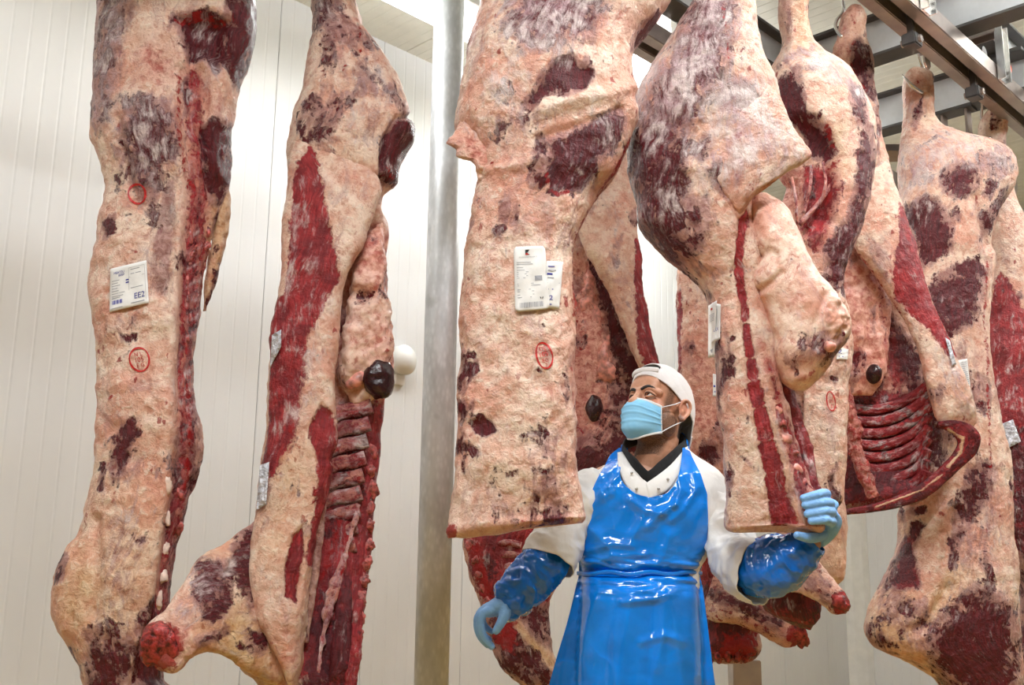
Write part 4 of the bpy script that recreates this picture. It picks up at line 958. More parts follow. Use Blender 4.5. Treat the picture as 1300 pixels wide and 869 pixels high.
# ---- the side behind it, seen into the body cavity
def side_d():
    Y = 4.20
    c = carcass('beef_carcass', 688, 878, Y, 'opened side behind the middle hindquarter with its cavity and kidney showing', 'hanging beef sides')
    ops = [('pink', 0.8, PG((690, 320), (745, 320), (780, 400), (790, 470), (780, 590), (690, 600)), 10), ('dark', 0.95, PG((752, 330), (775, 370), (800, 440), (840, 460), (840, 500), (800, 480), (772, 430), (766, 380)), 7), ('dark', 0.6, PG((770, 460), (840, 480), (830, 600), (760, 590)), 14),  # first dark polygon: shaded gap behind the belly wall, painted in
           ('blood', 0.6, S(6, (733, 400), (738, 500), (735, 580)), 9), ('dark', 0.8, PG((725, 555), (820, 545), (820, 600), (700, 640)), 12), ('grey', 0.6, E(742, 300, 12, 25, 20), 8), ('red', 0.5, PG((690, 480), (770, 540), (760, 600), (690, 600)), 20),
           ('red', 0.85, PG((580, 600), (735, 600), (720, 740), (700, 770), (610, 770), (588, 720)), 12), ('pink', 0.9, PG((630, 680), (660, 680), (655, 730), (635, 735)), 8), ('blood', 0.9, S(8, (598, 690), (612, 730), (618, 765)), 8), ('film', 0.5, E(648, 700, 16, 14), 8), ('dark', 0.8, S(7, (628, 680), (622, 730)), 6),
           ('dark', 0.72, PG((605, 760), (700, 750), (710, 880), (630, 860)), 12), ('blood', 0.85, PG((640, 770), (660, 765), (655, 830), (625, 820)), 8), ('yellow', 1.0, S(5, (655, 790), (672, 812), (700, 842)), 4), ('dark', -1.0, S(5, (655, 790), (672, 812), (700, 842)), 4), ('film', 0.4, E(668, 825, 12, 10), 8)]
    b = flesh('body', [(55, 735, 752, .03, 0), (70, 728, 760, .05, 0), (120, 730, 778, .06, 0), (197, 725, 793, .08, .04), (249, 715, 805, .09, .05), (290, 710, 806, .09, .06), (320, 705, 810, .09, .06), (387, 700, 818, .09, .06), (460, 695, 834, .09, .06), (520, 680, 833, .09, .06), (590, 650, 800, .10, .04), (640, 618, 762, .10, .02), (680, 588, 728, .10, 0),
        (705, 589, 724, .10, 0), (735, 597, 712, .10, 0), (770, 608, 698, .10, 0), (815, 622, 698, .10, 0), (845, 636, 704, .09, 0), (866, 662, 704, .06, 0), (877, 682, 696, .02, 0)], Y, c, ops, {'pink': 0.2}, seed=21.0, nu=110, nv=330, lump=0.02, fine=0.006)
    flesh('belly_wall', [(760, 185, 795, 190, .02, -.05), (735, 235, 805, 232, .04, -.06), (728, 275, 809, 270, .045, -.07), (738, 308, 811, 300, .045, -.07), (755, 340, 815, 335, .04, -.08), (774, 376, 820, 375, .04, -.08), (791, 417, 826, 417, .04, -.08), (806, 453, 834, 453, .04, -.08), (820, 482, 842, 482, .03, -.08), (832, 500, 842, 500, .01, -.08)], Y, c,
          [('red', 0.95, PG((806, 300), (815, 305), (822, 385), (832, 430), (845, 470), (824, 480), (808, 436), (806, 380)), 4), ('grey', 0.55, PG((752, 215), (765, 200), (770, 250), (748, 300), (742, 270)), 9), ('film', 0.5, E(790, 350, 10, 60, -15), 10), ('grey', 0.5, S(6, (770, 350), (795, 400)), 8), ('yellow', 0.6, S(4, (752, 320), (775, 365)), 5), ('blood', 0.6, S(2, (742, 316), (775, 378), (806, 450)), 3), ('blood', 0.6, S(1.5, (770, 210), (768, 235)), 2.5)], {'pink': 0.15}, nu=80, nv=150, seed=6.6)
    lay('kidney', b, 754, 519, 11, 19, M_KIDNEY, c, 0.6, 0, 7, 0.3, 0.1, 24, 18, 22)
    lay('fat_lobe', b, 748, 380, 16, 44, M_GUT, c, 0.35, 0, 3, 0.9, 0.85, 44, 40, 26); lay('fat_lobe', b, 764, 470, 16, 58, M_GUT, c, 0.35, 8, 8, 0.9, 0.85, 44, 40, 26)
    for i in range(5):
        strand('rib', [(632 + 4*i, 690 + i * 15, -.09), (646 + 2*i, 688 + i * 15, -.105), (662 + i, 692 + i * 15, -.10)], 4.5, Y, c, [], {'red': 0.6, 'film': 0.4, 'pink': 0.4}, seed=i, nu=12, nv=16)
    for i in range(5):
        lay('vertebra', b, 600 + i * 5, 693 + i * 17, 6, 8, M_REDBONE, c, 0.6, 20, i * 3.3, 0.5)
    return c
side_d()

# ---- the hindquarter the worker holds
def side_e():
    Y = 2.92
    c = carcass('beef_quarter', 985, 678, Y, 'hindquarter with a purple marbled round and hanging fat, held low by the worker', 'hanging beef sides')
    ops = [
        ('dark', 0.95, PG((800, 150), (830, 80), (870, 30), (885, -100), (950, -100), (925, 50), (922, 85), (890, 130), (868, 180), (862, 240), (875, 320), (860, 345), (815, 300), (796, 215)), 16),
        ('film', 0.74, PG((800, 150), (830, 80), (870, 30), (900, -100), (950, -100), (930, 60), (895, 120), (870, 180), (835, 190), (815, 180)), 22), ('film', 0.42, PG((796, 190), (866, 180), (862, 300), (830, 330), (805, 280)), 20),
        ('film', 0.9, S(14, (826, 90), (806, 130)), 12), ('dark', -0.7, S(12, (845, 60), (815, 105), (803, 135)), 12),
        ('dark', 0.75, E(933, 122, 26, 26), 14), ('film', 0.8, E(930, 130, 50, 50), 22), ('film', 0.7, PG((940, 80), (990, 130), (1020, 195), (960, 225), (900, 240), (880, 180)), 25),
        ('dark', 0.75, PG((880, 195), (893, 168), (906, 180), (902, 200), (890, 207)), 7), ('dark', 0.8, PG((896, 215), (912, 203), (926, 206), (932, 235), (924, 256), (908, 240)), 7), ('film', 0.5, E(900, 215, 35, 45), 20), ('dark', 0.72, PG((870, 250), (900, 250), (905, 285), (885, 330), (862, 330)), 10),
        ('dark', 0.9, PG((808, 215), (840, 210), (856, 250), (848, 330), (826, 300)), 10), ('dark', 0.8, S(6, (912, 55), (922, 78)), 5), ('blood', 0.9, S(1.5, (918, 10), (922, 40), (926, 80)), 2.5), ('blood', 0.7, E(938, 65, 10, 3, -20), 4),
        ('h', 0.014, S(7, (925, 80), (890, 130), (865, 180), (870, 210)), 9), ('h', -0.01, S(3, (926, 84), (880, 150), (862, 190)), 5), ('yellow', 0.3, S(10, (925, 90), (880, 150), (866, 190)), 10),
        ('blood', 0.7, S(1.3, (895, 168), (905, 185), (900, 195)), 2.5), ('blood', 0.6, S(1.2, (970, 215), (960, 230)), 2.5), ('pink', 0.4, PG((960, 20), (985, 100), (955, 90), (940, 20)), 12), ('pink', 0.35, PG((900, 270), (950, 255), (950, 300), (910, 350)), 14),
        ('dark', 0.6, E(903, 375, 4, 5), 3), ('pink', 0.3, E(920, 400, 20, 60), 18), ('dark', 0.7, S(2, (942, 580), (960, 596)), 3.5), ('dark', 0.6, E(925, 610, 7, 14), 6), ('grey', 0.5, E(925, 640, 10, 25), 9), ('dark', 0.7, S(1.2, (905, 440), (905, 452)), 2), ('dark', 0.7, E(930, 430, 3, 3), 2), ('dark', 0.7, E(950, 530, 2, 4), 2),
        ('red', 0.95, PG((938, 278), (946, 264), (953, 275), (946, 330), (950, 380), (954, 425), (962, 462), (972, 505), (984, 550), (996, 595), (1008, 640), (1018, 668), (982, 674), (974, 625), (963, 565), (951, 500), (944, 440), (940, 390), (932, 345)), 4),
        ('h', -0.012, PG((938, 278), (953, 275), (950, 380), (972, 505), (1018, 668), (982, 674), (951, 500), (932, 345)), 6),
        ('red', 0.6, PG((962, 440), (985, 460), (1000, 515), (1018, 560), (1035, 620), (1048, 668), (1022, 672), (1004, 610), (986, 550)), 7), ('pink', 0.85, PG((955, 420), (985, 450), (1000, 515), (1018, 560), (1035, 620), (1048, 668), (1022, 672), (1004, 610), (986, 550)), 7),
        ('film', 0.75, S(2, (958, 440), (976, 510), (1000, 590), (1022, 660)), 3), ('film', 0.6, S(2.2, (985, 520), (1010, 590), (1030, 650)), 4), ('blood', 0.7, S(4, (1000, 530), (1024, 600), (1040, 650)), 6), ('film', 0.5, E(1000, 560, 8, 20, -20), 6)]
    for y0 in (410, 455, 482, 517, 560, 600, 633):
        ops.append(('red', -0.7, S(0.9, (935 + (y0 - 400) * 0.17, y0 + 2), (962 + (y0 - 400) * 0.22, y0 - 7)), 2.0))
    b = flesh('body', [(-235, 905, 940, .04, 0), (-220, 896, 948, .08, 0), (-180, 890, 952, .09, 0), (-80, 880, 952, .12, 0), (0, 879, 952, .13, 0), (40, 857, 956, .15, 0), (80, 832, 968, .16, 0), (120, 807, 986, .17, 0), (158, 801, 996, .17, 0), (197, 798, 992, .16, 0), (220, 799, 980, .16, 0), (235, 801, 970, .16, 0),
        (255, 807, 958, .15, 0), (290, 813, 956, .14, 0), (318, 836, 960, .125, 0), (338, 860, 965, .11, 0), (362, 891, 970, .095, 0), (391, 902, 975, .09, 0), (437, 906, 983, .09, 0), (488, 911, 990, .085, 0), (520, 913, 999, .085, 0), (563, 916, 1012, .08, 0), (614, 918, 1028, .075, 0), (645, 919, 1040, .075, 0), (664, 920, 1045, .07, 0), (673, 924, 1044, .055, 0), (676, 930, 1040, .02, 0)],
        Y, c, ops, seed=31.0, nu=170, nv=460)
    flesh('fat_flap', [(950, 95, 962, 92, .004, -.10), (935, 128, 988, 120, .02, -.13), (915, 165, 1006, 158, .024, -.145), (905, 200, 1022, 182, .024, -.15), (908, 225, 1030, 199, .022, -.15), (918, 245, 1012, 213, .02, -.145), (928, 258, 992, 226, .018, -.14), (936, 268, 968, 238, .014, -.13), (940, 274, 952, 256, .006, -.12)], Y, c,
          [('film', 0.75, PG((915, 110), (985, 120), (1025, 195), (960, 225), (905, 235)), 22), ('pink', 0.3, PG((1000, 190), (1030, 195), (950, 270), (930, 260)), 12), ('blood', 0.6, S(1.2, (970, 215), (960, 230)), 2.5), ('blood', 0.5, E(941, 187, 4, 2), 2), ('grey', 0.35, E(968, 165, 10, 25), 10)], None, nu=90, nv=150, seed=33., lump=.006, fine=.004)
    k = flesh('kidney_fat', [(248, 956, 972, .02, -.04), (268, 951, 996, .05, -.05), (300, 956, 1014, .07, -.06), (330, 961, 1027, .08, -.06), (352, 952, 1038, .085, -.06), (376, 959, 1060, .085, -.06), (400, 972, 1073, .085, -.06), (430, 979, 1072, .08, -.06), (452, 981, 1056, .075, -.06), (474, 985, 1045, .06, -.05), (489, 994, 1032, .04, -.05), (497, 1006, 1022, .01, -.05)],
              Y, c, [('pink', 0.55, PG((980, 440), (1050, 430), (1040, 500), (985, 500)), 16), ('blood', 0.45, S(2, (990, 470), (1010, 488), (1030, 480)), 5), ('h', -0.012, S(3, (956, 372), (975, 362), (992, 345)), 6), ('h', -0.01, S(3, (1048, 375), (1036, 410), (1038, 440)), 6), ('h', -0.01, S(3, (964, 325), (978, 318), (985, 322)), 5), ('pink', 0.4, E(1005, 380, 25, 25), 16), ('r', 0.016, 40, E(1062, 405, 16, 32), 8), ('blood', 0.5, E(985, 460, 6, 22), 6)], {'pink': 0.22}, nu=110, nv=150, lump=0.014, fine=0.003, seed=14.0, mat=M_FATTY)
    strand('chine', [(976, 440, .02), (990, 490, .03), (1006, 540, .03), (1022, 590, .03), (1036, 640, .02)], [12, 16, 15, 13, 9], Y, c, [('dark', 0.9, S(4, (985, 480), (1000, 530), (1012, 580)), 5), ('film', 0.5, S(2.5, (1000, 500), (1022, 570), (1034, 620)), 4)], {'red': 0.75, 'pink': 0.7}, 1.0, nu=40, nv=110, lump=.012, fine=.009, seed=37.)
    lay('fat_lobe', k, 1052, 440, 9, 7, M_GUT, c, 0.7, 0, 1.5, 0.4)
    for i in range(8):
        t = i / 7; lay('rib_end', b, 985 + 47 * t, 520 + 128 * t, 7, 6.5, M_REDBONE if i % 2 else M_GUT, c, 0.6, 20, i * 2.7, 0.45)
    p = Paper('paper_tag', b, [(904, 384), (915, 386), (914, 430), (903, 436)], c, 'blue printed tag seen edge on', lift=0.006); p.text('EUL 4', 0.5, 0.68, 0.10, M_BLUEINK, w=0.5)
    q = Paper('paper_tag', b, [(899, 388), (910, 381), (907, 453), (899, 454)], c, 'long white tag seen edge on', lift=0.016); q.poly([(.3, .86), (.7, .84), (.6, .93)], M_GREYINK); q.bars([(.3, .08, .5, .12)], M_INK, 'mark'); q.bars([(.15, .2 + .03*i, .75, .21 + .03*i) for i in range(5)], M_GREYINK, 'small_print')
    r = Paper('paper_tag', b, [(905, 474), (909, 475), (909, 503), (905, 503)], c, 'thin tag edge lower down', lift=0.012); r.bars([(.2, .5, .8, .58), (.2, .75, .8, .82)], M_BLUEINK, 'small_print')
    return b, k
E_BODY, E_FAT = side_e()

# ---- the hindquarter just behind, hanging by its shank
def side_f():
    Y = 3.60
    c = carcass('beef_quarter', 1035, 648, Y, 'hindquarter with a white rounded thigh and open red hollow behind the held one', 'hanging beef sides')
    ops = [
        ('pink', 0.5, PG((985, -150), (1005, -150), (1005, 55), (990, 60)), 6), ('yellow', 0.5, S(9, (1017, -100), (1017, 55)), 7), ('dark', 0.7, E(1002, 28, 4, 14), 3), ('blood', 0.6, S(2, (1008, 0), (1010, 40)), 3),
        ('film', 0.95, PG((985, 70), (1030, 55), (1075, 90), (1100, 130), (1060, 110), (1010, 80)), 14), ('dark', 0.6, S(5, (990, 85), (1010, 66), (1030, 60)), 5), ('dark', 0.7, E(1030, 90, 9, 4), 4), ('red', 0.5, S(3, (1000, 78), (1018, 72)), 4),
        ('dark', 1.0, PG((984, 108), (1000, 92), (1010, 86), (1012, 105), (1022, 125), (1014, 160), (985, 148), (975, 120)), 6), ('dark', 1.0, PG((1016, 140), (1030, 148), (1050, 165), (1060, 190), (1052, 200), (1030, 192), (1018, 178)), 5), ('h', -0.05, PG((1010, 150), (1040, 155), (1060, 190), (1055, 280), (1010, 300), (985, 240), (1000, 190)), 10),
        ('pink', 0.35, E(1045, 120, 30, 25), 16), ('pink', 0.9, PG((965, 225), (1010, 205), (1065, 200), (1075, 240), (1050, 330), (1010, 310)), 10), ('red', 0.75, PG((1005, 200), (1060, 200), (1075, 240), (1040, 330), (1000, 290)), 12), ('blood', 0.9, S(3, (1050, 160), (1062, 185), (1064, 205), (1050, 215)), 4), ('blood', 0.8, E(1053, 212, 12, 7, -10), 5), ('dark', 0.75, S(5, (1030, 220), (1022, 270)), 6),
        ('dark', 0.7, S(1.5, (1042, 142), (1040, 152)), 2), ('dark', 0.7, S(1.5, (1060, 132), (1058, 142)), 2), ('yellow', 0.5, S(8, (1065, 165), (1072, 210)), 7), ('pink', 0.5, E(1085, 180, 12, 30), 8),
        ('dark', 0.95, PG((1098, 165), (1112, 190), (1108, 235), (1098, 275), (1078, 340), (1058, 374), (1046, 350), (1055, 310), (1078, 275), (1090, 230)), 7), ('film', 0.35, PG((1060, 290), (1100, 220), (1100, 280), (1060, 370)), 12), ('dark', 0.85, PG((1074, 108), (1088, 112), (1098, 130), (1102, 165), (1090, 158), (1076, 130)), 5), ('film', 0.4, E(1090, 128, 10, 16), 6),
        ('blood', 0.8, S(3, (1062, 240), (1040, 268), (1020, 282)), 4), ('film', 0.5, E(1015, 240, 14, 20), 8), ('h', 0.02, E(1050, 120, 40, 40), 20),
        ('grey', 0.5, E(1058, 480, 14, 30), 10), ('dark', 0.6, E(1060, 478, 4, 4), 3), ('dark', 0.6, E(1062, 460, 3, 3), 2), ('dark', 0.75, PG((1050, 605), (1062, 590), (1060, 620), (1068, 640), (1056, 640)), 5), ('grey', 0.5, E(1058, 610, 12, 40), 10), ('grey', 0.4, E(1035, 520, 20, 40), 12), ('h', -0.05, S(6, (1010, 500), (1012, 640)), 6)]
    b = flesh('body', [(-65, 997, 1018, .02, 0), (-55, 992, 1023, .05, 0), (0, 989, 1025, .055, 0), (30, 989, 1025, .055, 0), (55, 992, 1032, .065, 0), (72, 985, 1045, .09, 0), (95, 977, 1069, .12, 0), (120, 975, 1088, .14, 0), (150, 978, 1103, .15, 0), (200, 985, 1110, .15, 0), (250, 990, 1104, .14, 0), (300, 998, 1090, .12, 0), (345, 1003, 1073, .10, 0), (370, 1005, 1068, .09, 0),
        (395, 1003, 1075, .085, 0), (437, 1003, 1078, .085, 0), (488, 1002, 1074, .08, 0), (563, 1002, 1071, .08, 0), (620, 1004, 1069, .07, 0), (642, 1010, 1064, .06, 0), (650, 1018, 1056, .03, 0)], Y, c, ops, seed=41.0, nu=130, nv=360)
    for i, (pp, w) in enumerate([([(1062, 222, -.10), (1045, 250, -.11), (1015, 285, -.10)], 2.5), ([(1030, 210, -.12), (1028, 240, -.13), (1020, 270, -.11)], 2.2), ([(1005, 225, -.12), (1010, 250, -.13), (1012, 285, -.11)], 2), ([(1045, 205, -.13), (1048, 235, -.13), (1040, 262, -.11)], 2)]):
        strand('sinew', pp, w, Y, c, [], {'pink': 0.8, 'red': 0.5, 'film': 0.4}, 0.8, seed=i * 3., nu=14, nv=22)
    stamp(b, 1055, 509, 6, 13, -10, [('1', -6, 4), ('05', 0, 4), ('E', 6, 4)], c, 1.4)
    p = Paper('paper_tag', b, [(1062, 440), (1077, 443), (1076, 456), (1062, 456)], c, 'small blue printed tag', lift=0.006); p.text('2', 0.3, 0.3, 0.4, M_BLUEINK, w=0.35); p.bars([(.2, .7, .6, .78)], M_BLUEINK, 'small_print')
side_f()

# ---- the side with the ribs showing
def side_g():
    Y = 4.20
    c = carcass('beef_carcass', 1115, 655, Y, 'side cut off under the ribs, rib cage open towards the worker', 'hanging beef sides')
    ops = [('pink', 0.55, PG((1060, 0), (1100, 0), (1095, 60), (1070, 110), (1052, 70)), 8), ('blood', 0.7, S(2, (1080, 15), (1088, 40), (1075, 75)), 4), ('blood', 0.7, S(2, (1075, 60), (1085, 90), (1100, 115)), 3), ('blood', 0.6, E(1086, 12, 8, 4), 4),
           ('dark', 0.85, PG((1080, 55), (1092, 48), (1105, 68), (1111, 100), (1110, 130), (1100, 122), (1084, 90)), 5), ('film', 0.5, S(3, (1095, 60), (1102, 100)), 5), ('pink', 0.45, PG((1105, 130), (1140, 260), (1120, 270), (1100, 180)), 8),
           ('pink', 0.85, PG((1060, 320), (1110, 330), (1150, 420), (1170, 500), (1060, 500)), 10), ('red', 0.62, PG((1100, 350), (1150, 410), (1172, 500), (1120, 500)), 14), ('dark', 0.9, PG((1128, 400), (1150, 425), (1172, 480), (1160, 500), (1140, 470)), 8), ('dark', 0.75, PG((1060, 480), (1110, 500), (1180, 500), (1200, 560), (1160, 640), (1060, 650)), 12), ('red', 0.8, PG((1060, 480), (1190, 500), (1190, 640), (1060, 650)), 12), ('blood', 0.6, E(1075, 440, 12, 30), 10)]
    b = flesh('body', [(8, 1079, 1093, .015, 0), (15, 1072, 1097, .045, 0), (45, 1064, 1098, .055, 0), (70, 1057, 1107, .06, 0), (100, 1060, 1110, .07, 0), (150, 1060, 1113, .08, 0), (200, 1060, 1126, .09, .02), (260, 1058, 1138, .08, .06), (310, 1058, 1152, .07, .09), (380, 1058, 1172, .06, .11), (428, 1058, 1190, .06, .12), (500, 1058, 1212, .06, .12), (545, 1058, 1226, .06, .12),
        (1058, 580, 1218, 570, .06, .12), (1058, 615, 1200, 602, .06, .10), (1060, 642, 1180, 628, .05, .08), (1062, 650, 1165, 640, .02, .08)], Y, c, ops, {'pink': 0.2}, seed=51.0, nu=100, nv=330, lump=0.014)
    w = flesh('belly_wall', [(1088, 215, 1126, 200, .02, -.02), (1078, 262, 1141, 255, .045, -.06), (1080, 305, 1157, 300, .05, -.08), (1096, 332, 1168, 332, .045, -.09), (1116, 358, 1176, 358, .045, -.09), (1134, 385, 1186, 388, .045, -.09), (1152, 416, 1201, 424, .045, -.09), (1168, 455, 1217, 465, .045, -.09), (1176, 490, 1232, 500, .045, -.09), (1184, 518, 1240, 520, .045, -.08), (1192, 538, 1240, 540, .03, -.07), (1204, 550, 1232, 552, .01, -.06)], Y, c,
              [('red', 0.98, PG((1140, 258), (1150, 270), (1165, 315), (1186, 380), (1206, 425), (1220, 455), (1200, 450), (1175, 415), (1150, 395), (1134, 378), (1134, 330), (1142, 300)), 5), ('red', 0.55, PG((1170, 400), (1215, 450), (1240, 520), (1225, 510), (1195, 450)), 9), ('film', 0.75, PG((1185, 440), (1215, 460), (1240, 525), (1215, 520)), 10), ('film', 0.35, S(4, (1150, 330), (1170, 390)), 8), ('grey', 0.8, PG((1092, 290), (1110, 300), (1132, 320), (1130, 370), (1108, 340)), 9), ('yellow', 0.4, S(4, (1092, 320), (1130, 372)), 5), ('blood', 0.75, S(2, (1086, 318), (1134, 384), (1168, 455)), 3), ('pink', 0.4, E(1118, 275, 18, 12), 7), ('r', 0.012, 40, E(1120, 275, 18, 12), 8), ('blood', 0.4, E(1190, 480, 3, 3), 2), ('pink', 0.4, E(1190, 510, 10, 20), 8)], {'pink': 0.1}, seed=53., nu=100, nv=220)
    kf = flesh('kidney_fat', [(300, 1072, 1082, .015, .0), (325, 1064, 1104, .04, .0), (370, 1062, 1128, .05, .0), (410, 1062, 1130, .05, .0), (450, 1062, 1128, .045, .0), (485, 1064, 1120, .035, .0), (502, 1072, 1108, .01, .0)], Y, c, [('blood', 0.5, E(1075, 440, 12, 40), 10), ('red', 0.6, S(8, (1118, 360), (1125, 440)), 9), ('dark', 0.6, E(1110, 400, 4, 20), 4), ('h', -.02, S(5, (1105, 390), (1104, 440)), 6)], {'pink': 0.75}, nu=60, nv=90, lump=0.02, fine=0.008, seed=58., mat=M_FATTY)
    lay('kidney', kf, 1108, 474, 11, 13, M_KIDNEY, c, 0.6, 0, 2, 0.25, 0.2, 24, 16, 24)
    for i in range(9):
        y = 512 + i * 15.0; dx = i * 3.2
        strand('rib', [(1080 + dx, y + 6, .045), (1105 + dx * 0.8, y + 8, .055), (1135 + dx * 0.6, y + 2, .05), (1160 + dx * 0.3, y - 10, .03), (1182 - dx * 0.2, y - 26 - i, -.01)], 6.4, Y, c, [], {'red': 0.8, 'film': 0.34, 'dark': 0.36}, 0.6, seed=i * 1.7, nu=14, nv=30)
    strand('chine', [(1070, 495, -.01), (1078, 530, -.01), (1088, 575, -.01), (1108, 632, -.02)], [8, 10, 9, 7], Y, c, [], {'blood': 0.52, 'pink': 0.8, 'film': 0.3}, 0.9, nu=36, nv=110, lump=0.016, fine=0.014, seed=3.)
    inn = [(1190, 541), (1202, 546), (1212, 553), (1216, 562), (1211, 573), (1199, 587), (1184, 601), (1163, 616), (1138, 629), (1103, 640), (1062, 647)]
    out = [(1192, 535), (1212, 533), (1232, 539), (1244, 553), (1241, 572), (1224, 590), (1206, 607), (1180, 629), (1148, 642), (1108, 650), (1062, 654)]
    rim = flesh('cut_edge', [(*i_, *o_, .016, -.10 + .085 * k / 10) for k, (i_, o_) in enumerate(zip(inn, out))], Y, c,
        [('dark', -0.95, S(2.0, (1204, 545), (1222, 556), (1220, 572), (1204, 592)), 2.5), ('red', -0.98, S(2.0, (1204, 545), (1222, 556), (1220, 572), (1204, 592)), 2.5), ('yellow', 0.95, S(2.2, (1204, 545), (1222, 556), (1220, 572), (1204, 592)), 2.5),
         ('dark', -0.95, S(1.2, (1196, 602), (1170, 622), (1110, 644)), 1.6), ('red', -0.98, S(1.2, (1196, 602), (1170, 622), (1110, 644)), 1.6), ('yellow', 0.95, S(1.4, (1196, 602), (1170, 622), (1110, 644)), 1.6)], {'dark': 0.62, 'red': 1.0}, nu=50, nv=160, seed=8., n=3.0, lump=.003, fine=.002)
    Paper('paper_tag', w, [(1200, 428), (1206, 432), (1214, 462), (1209, 464)], c, 'thin clear tag edge', M_FOIL, 0.008, 6, 8, 0.002)
    # steel hook behind its shank
    h = [at(1071, -40, Y + .02), at(1070, 0, Y + .02), at(1071, 12, Y + .03), at(1062, 26, Y + .02), at(1061, 36, Y - .01), at(1068, 46, Y - .04), at(1076, 50, Y + .05)]
    tag(tube('meat_hook', h, [0.007] * 7, M_BRIGHT, None, 10, 50), 'bright steel hook through the shank beside the white thigh', 'hook', 'meat hooks')
side_g()

# ---- tall right side
def side_h():
    Y = 4.50
    c = carcass('beef_carcass', 1245, 980, Y, 'tall side on the right rail with dark round patches and a heavy brisket', 'hanging beef sides')
    ops = [
        ('pink', 0.4, E(1165, 105, 18, 20), 10), ('blood', 0.55, E(1165, 103, 6, 6), 4), ('dark', 0.72, PG((1160, 140), (1170, 125), (1172, 145), (1162, 165), (1156, 160)), 4), ('film', 0.7, S(3, (1156, 130), (1154, 160)), 4), ('yellow', 0.4, S(5, (1176, 110), (1178, 150)), 5),
        ('film', 0.85, PG((1145, 190), (1200, 170), (1280, 190), (1285, 215), (1240, 200), (1190, 215), (1180, 240), (1146, 250)), 18), ('dark', 0.5, S(4, (1160, 195), (1185, 175), (1205, 172)), 5), ('dark', 0.55, PG((1150, 210), (1170, 195), (1190, 205), (1170, 240), (1150, 240)), 12),
        ('dark', 0.95, E(1218, 228, 22, 20, -20), 8), ('dark', 0.75, E(1262, 208, 24, 16, 20), 8), ('film', 0.62, E(1262, 206, 26, 18, 20), 10), ('pink', 0.4, S(5, (1240, 195), (1244, 240), (1235, 290)), 8),
        ('dark', 1.0, PG((1148, 270), (1175, 250), (1195, 262), (1208, 290), (1204, 316), (1188, 326), (1172, 338), (1160, 320)), 7), ('film', 0.5, PG((1150, 250), (1190, 250), (1190, 280), (1160, 275)), 10), ('dark', 0.9, PG((1190, 352), (1218, 336), (1240, 330), (1252, 345), (1248, 375), (1240, 392), (1232, 412), (1205, 424), (1188, 405), (1182, 385)), 7), ('film', 0.6, S(1.6, (1195, 380), (1215, 376), (1225, 395)), 3),
        ('dark', 0.8, PG((1248, 245), (1258, 225), (1266, 232), (1258, 252)), 5), ('dark', 0.85, PG((1245, 275), (1268, 255), (1275, 240), (1280, 256), (1262, 280), (1250, 300)), 6), ('blood', 0.6, S(3, (1256, 300), (1262, 330)), 4), ('h', -0.02, S(5, (1238, 250), (1246, 280), (1256, 310)), 8),
        ('grey', 0.75, PG((1205, 430), (1232, 420), (1234, 500), (1226, 570), (1205, 560)), 9), ('pink', 0.5, S(9, (1243, 350), (1244, 450), (1250, 520)), 8), ('blood', 0.8, S(2, (1255, 330), (1250, 400), (1253, 480), (1258, 600)), 3), ('blood', 0.5, S(1.5, (1247, 480), (1249, 560)), 2), ('h', -0.012, S(2, (1238, 400), (1240, 520)), 4),
        ('dark', 0.85, PG((1228, 600), (1246, 586), (1262, 590), (1258, 630), (1240, 650), (1222, 680), (1208, 720), (1212, 660)), 8), ('grey', 0.6, PG((1200, 700), (1230, 640), (1280, 600), (1284, 680), (1240, 740), (1210, 740)), 16), ('dark', 0.9, PG((1172, 812), (1205, 775), (1240, 745), (1270, 760), (1286, 780), (1288, 900), (1215, 900)), 14), ('grey', 0.5, PG((1240, 750), (1288, 740), (1288, 869), (1230, 869)), 20),
        ('dark', 0.9, PG((1146, 690), (1160, 664), (1172, 665), (1160, 695), (1168, 745), (1140, 748), (1128, 745)), 5), ('red', 0.9, PG((1146, 690), (1160, 664), (1172, 665), (1160, 695), (1168, 745), (1140, 748), (1128, 745)), 5), ('yellow', 0.8, PG((1180, 760), (1210, 720), (1225, 730), (1195, 780), (1170, 800)), 9), ('yellow', 0.7, PG((1104, 770), (1150, 750), (1170, 810), (1200, 869), (1150, 830), (1104, 820)), 14), ('dark', 0.58, E(1135, 770, 22, 25), 12), ('dark', 0.62, E(1118, 812, 14, 10), 7), ('grey', 0.6, E(1160, 810, 20, 25), 10), ('dark', 0.8, E(1166, 648, 8, 4), 4), ('h', -0.03, S(5, (1205, 745), (1180, 790), (1160, 800)), 9), ('h', -.02, S(4, (1212, 650), (1200, 720), (1204, 745)), 8)]
    b = flesh('body', [(86, 1159, 1167, .01, 0), (93, 1151, 1178, .04, 0), (110, 1146, 1184, .055, 0), (130, 1148, 1184, .06, 0), (150, 1147, 1186, .06, 0), (163, 1146, 1195, .07, 0), (175, 1145, 1222, .09, 0), (184, 1144, 1256, .11, 0), (194, 1143, 1277, .13, 0), (212, 1143, 1287, .155, 0), (236, 1144, 1285, .16, 0), (266, 1146, 1269, .155, 0), (307, 1150, 1256, .14, 0), (330, 1152, 1259, .13, 0),
        (390, 1155, 1255, .12, 0), (470, 1155, 1255, .11, 0), (507, 1152, 1263, .11, 0), (570, 1146, 1278, .11, 0), (646, 1142, 1284, .12, 0), (695, 1140, 1287, .13, 0), (735, 1123, 1289, .145, 0), (775, 1104, 1291, .155, 0), (806, 1101, 1292, .155, 0), (824, 1116, 1292, .15, 0), (838, 1148, 1292, .14, 0), (855, 1180, 1292, .13, 0), (885, 1207, 1291, .12, 0), (950, 1222, 1282, .08, 0), (978, 1240, 1262, .02, 0)],
        Y, c, ops, seed=61.0, nu=150, nv=420)
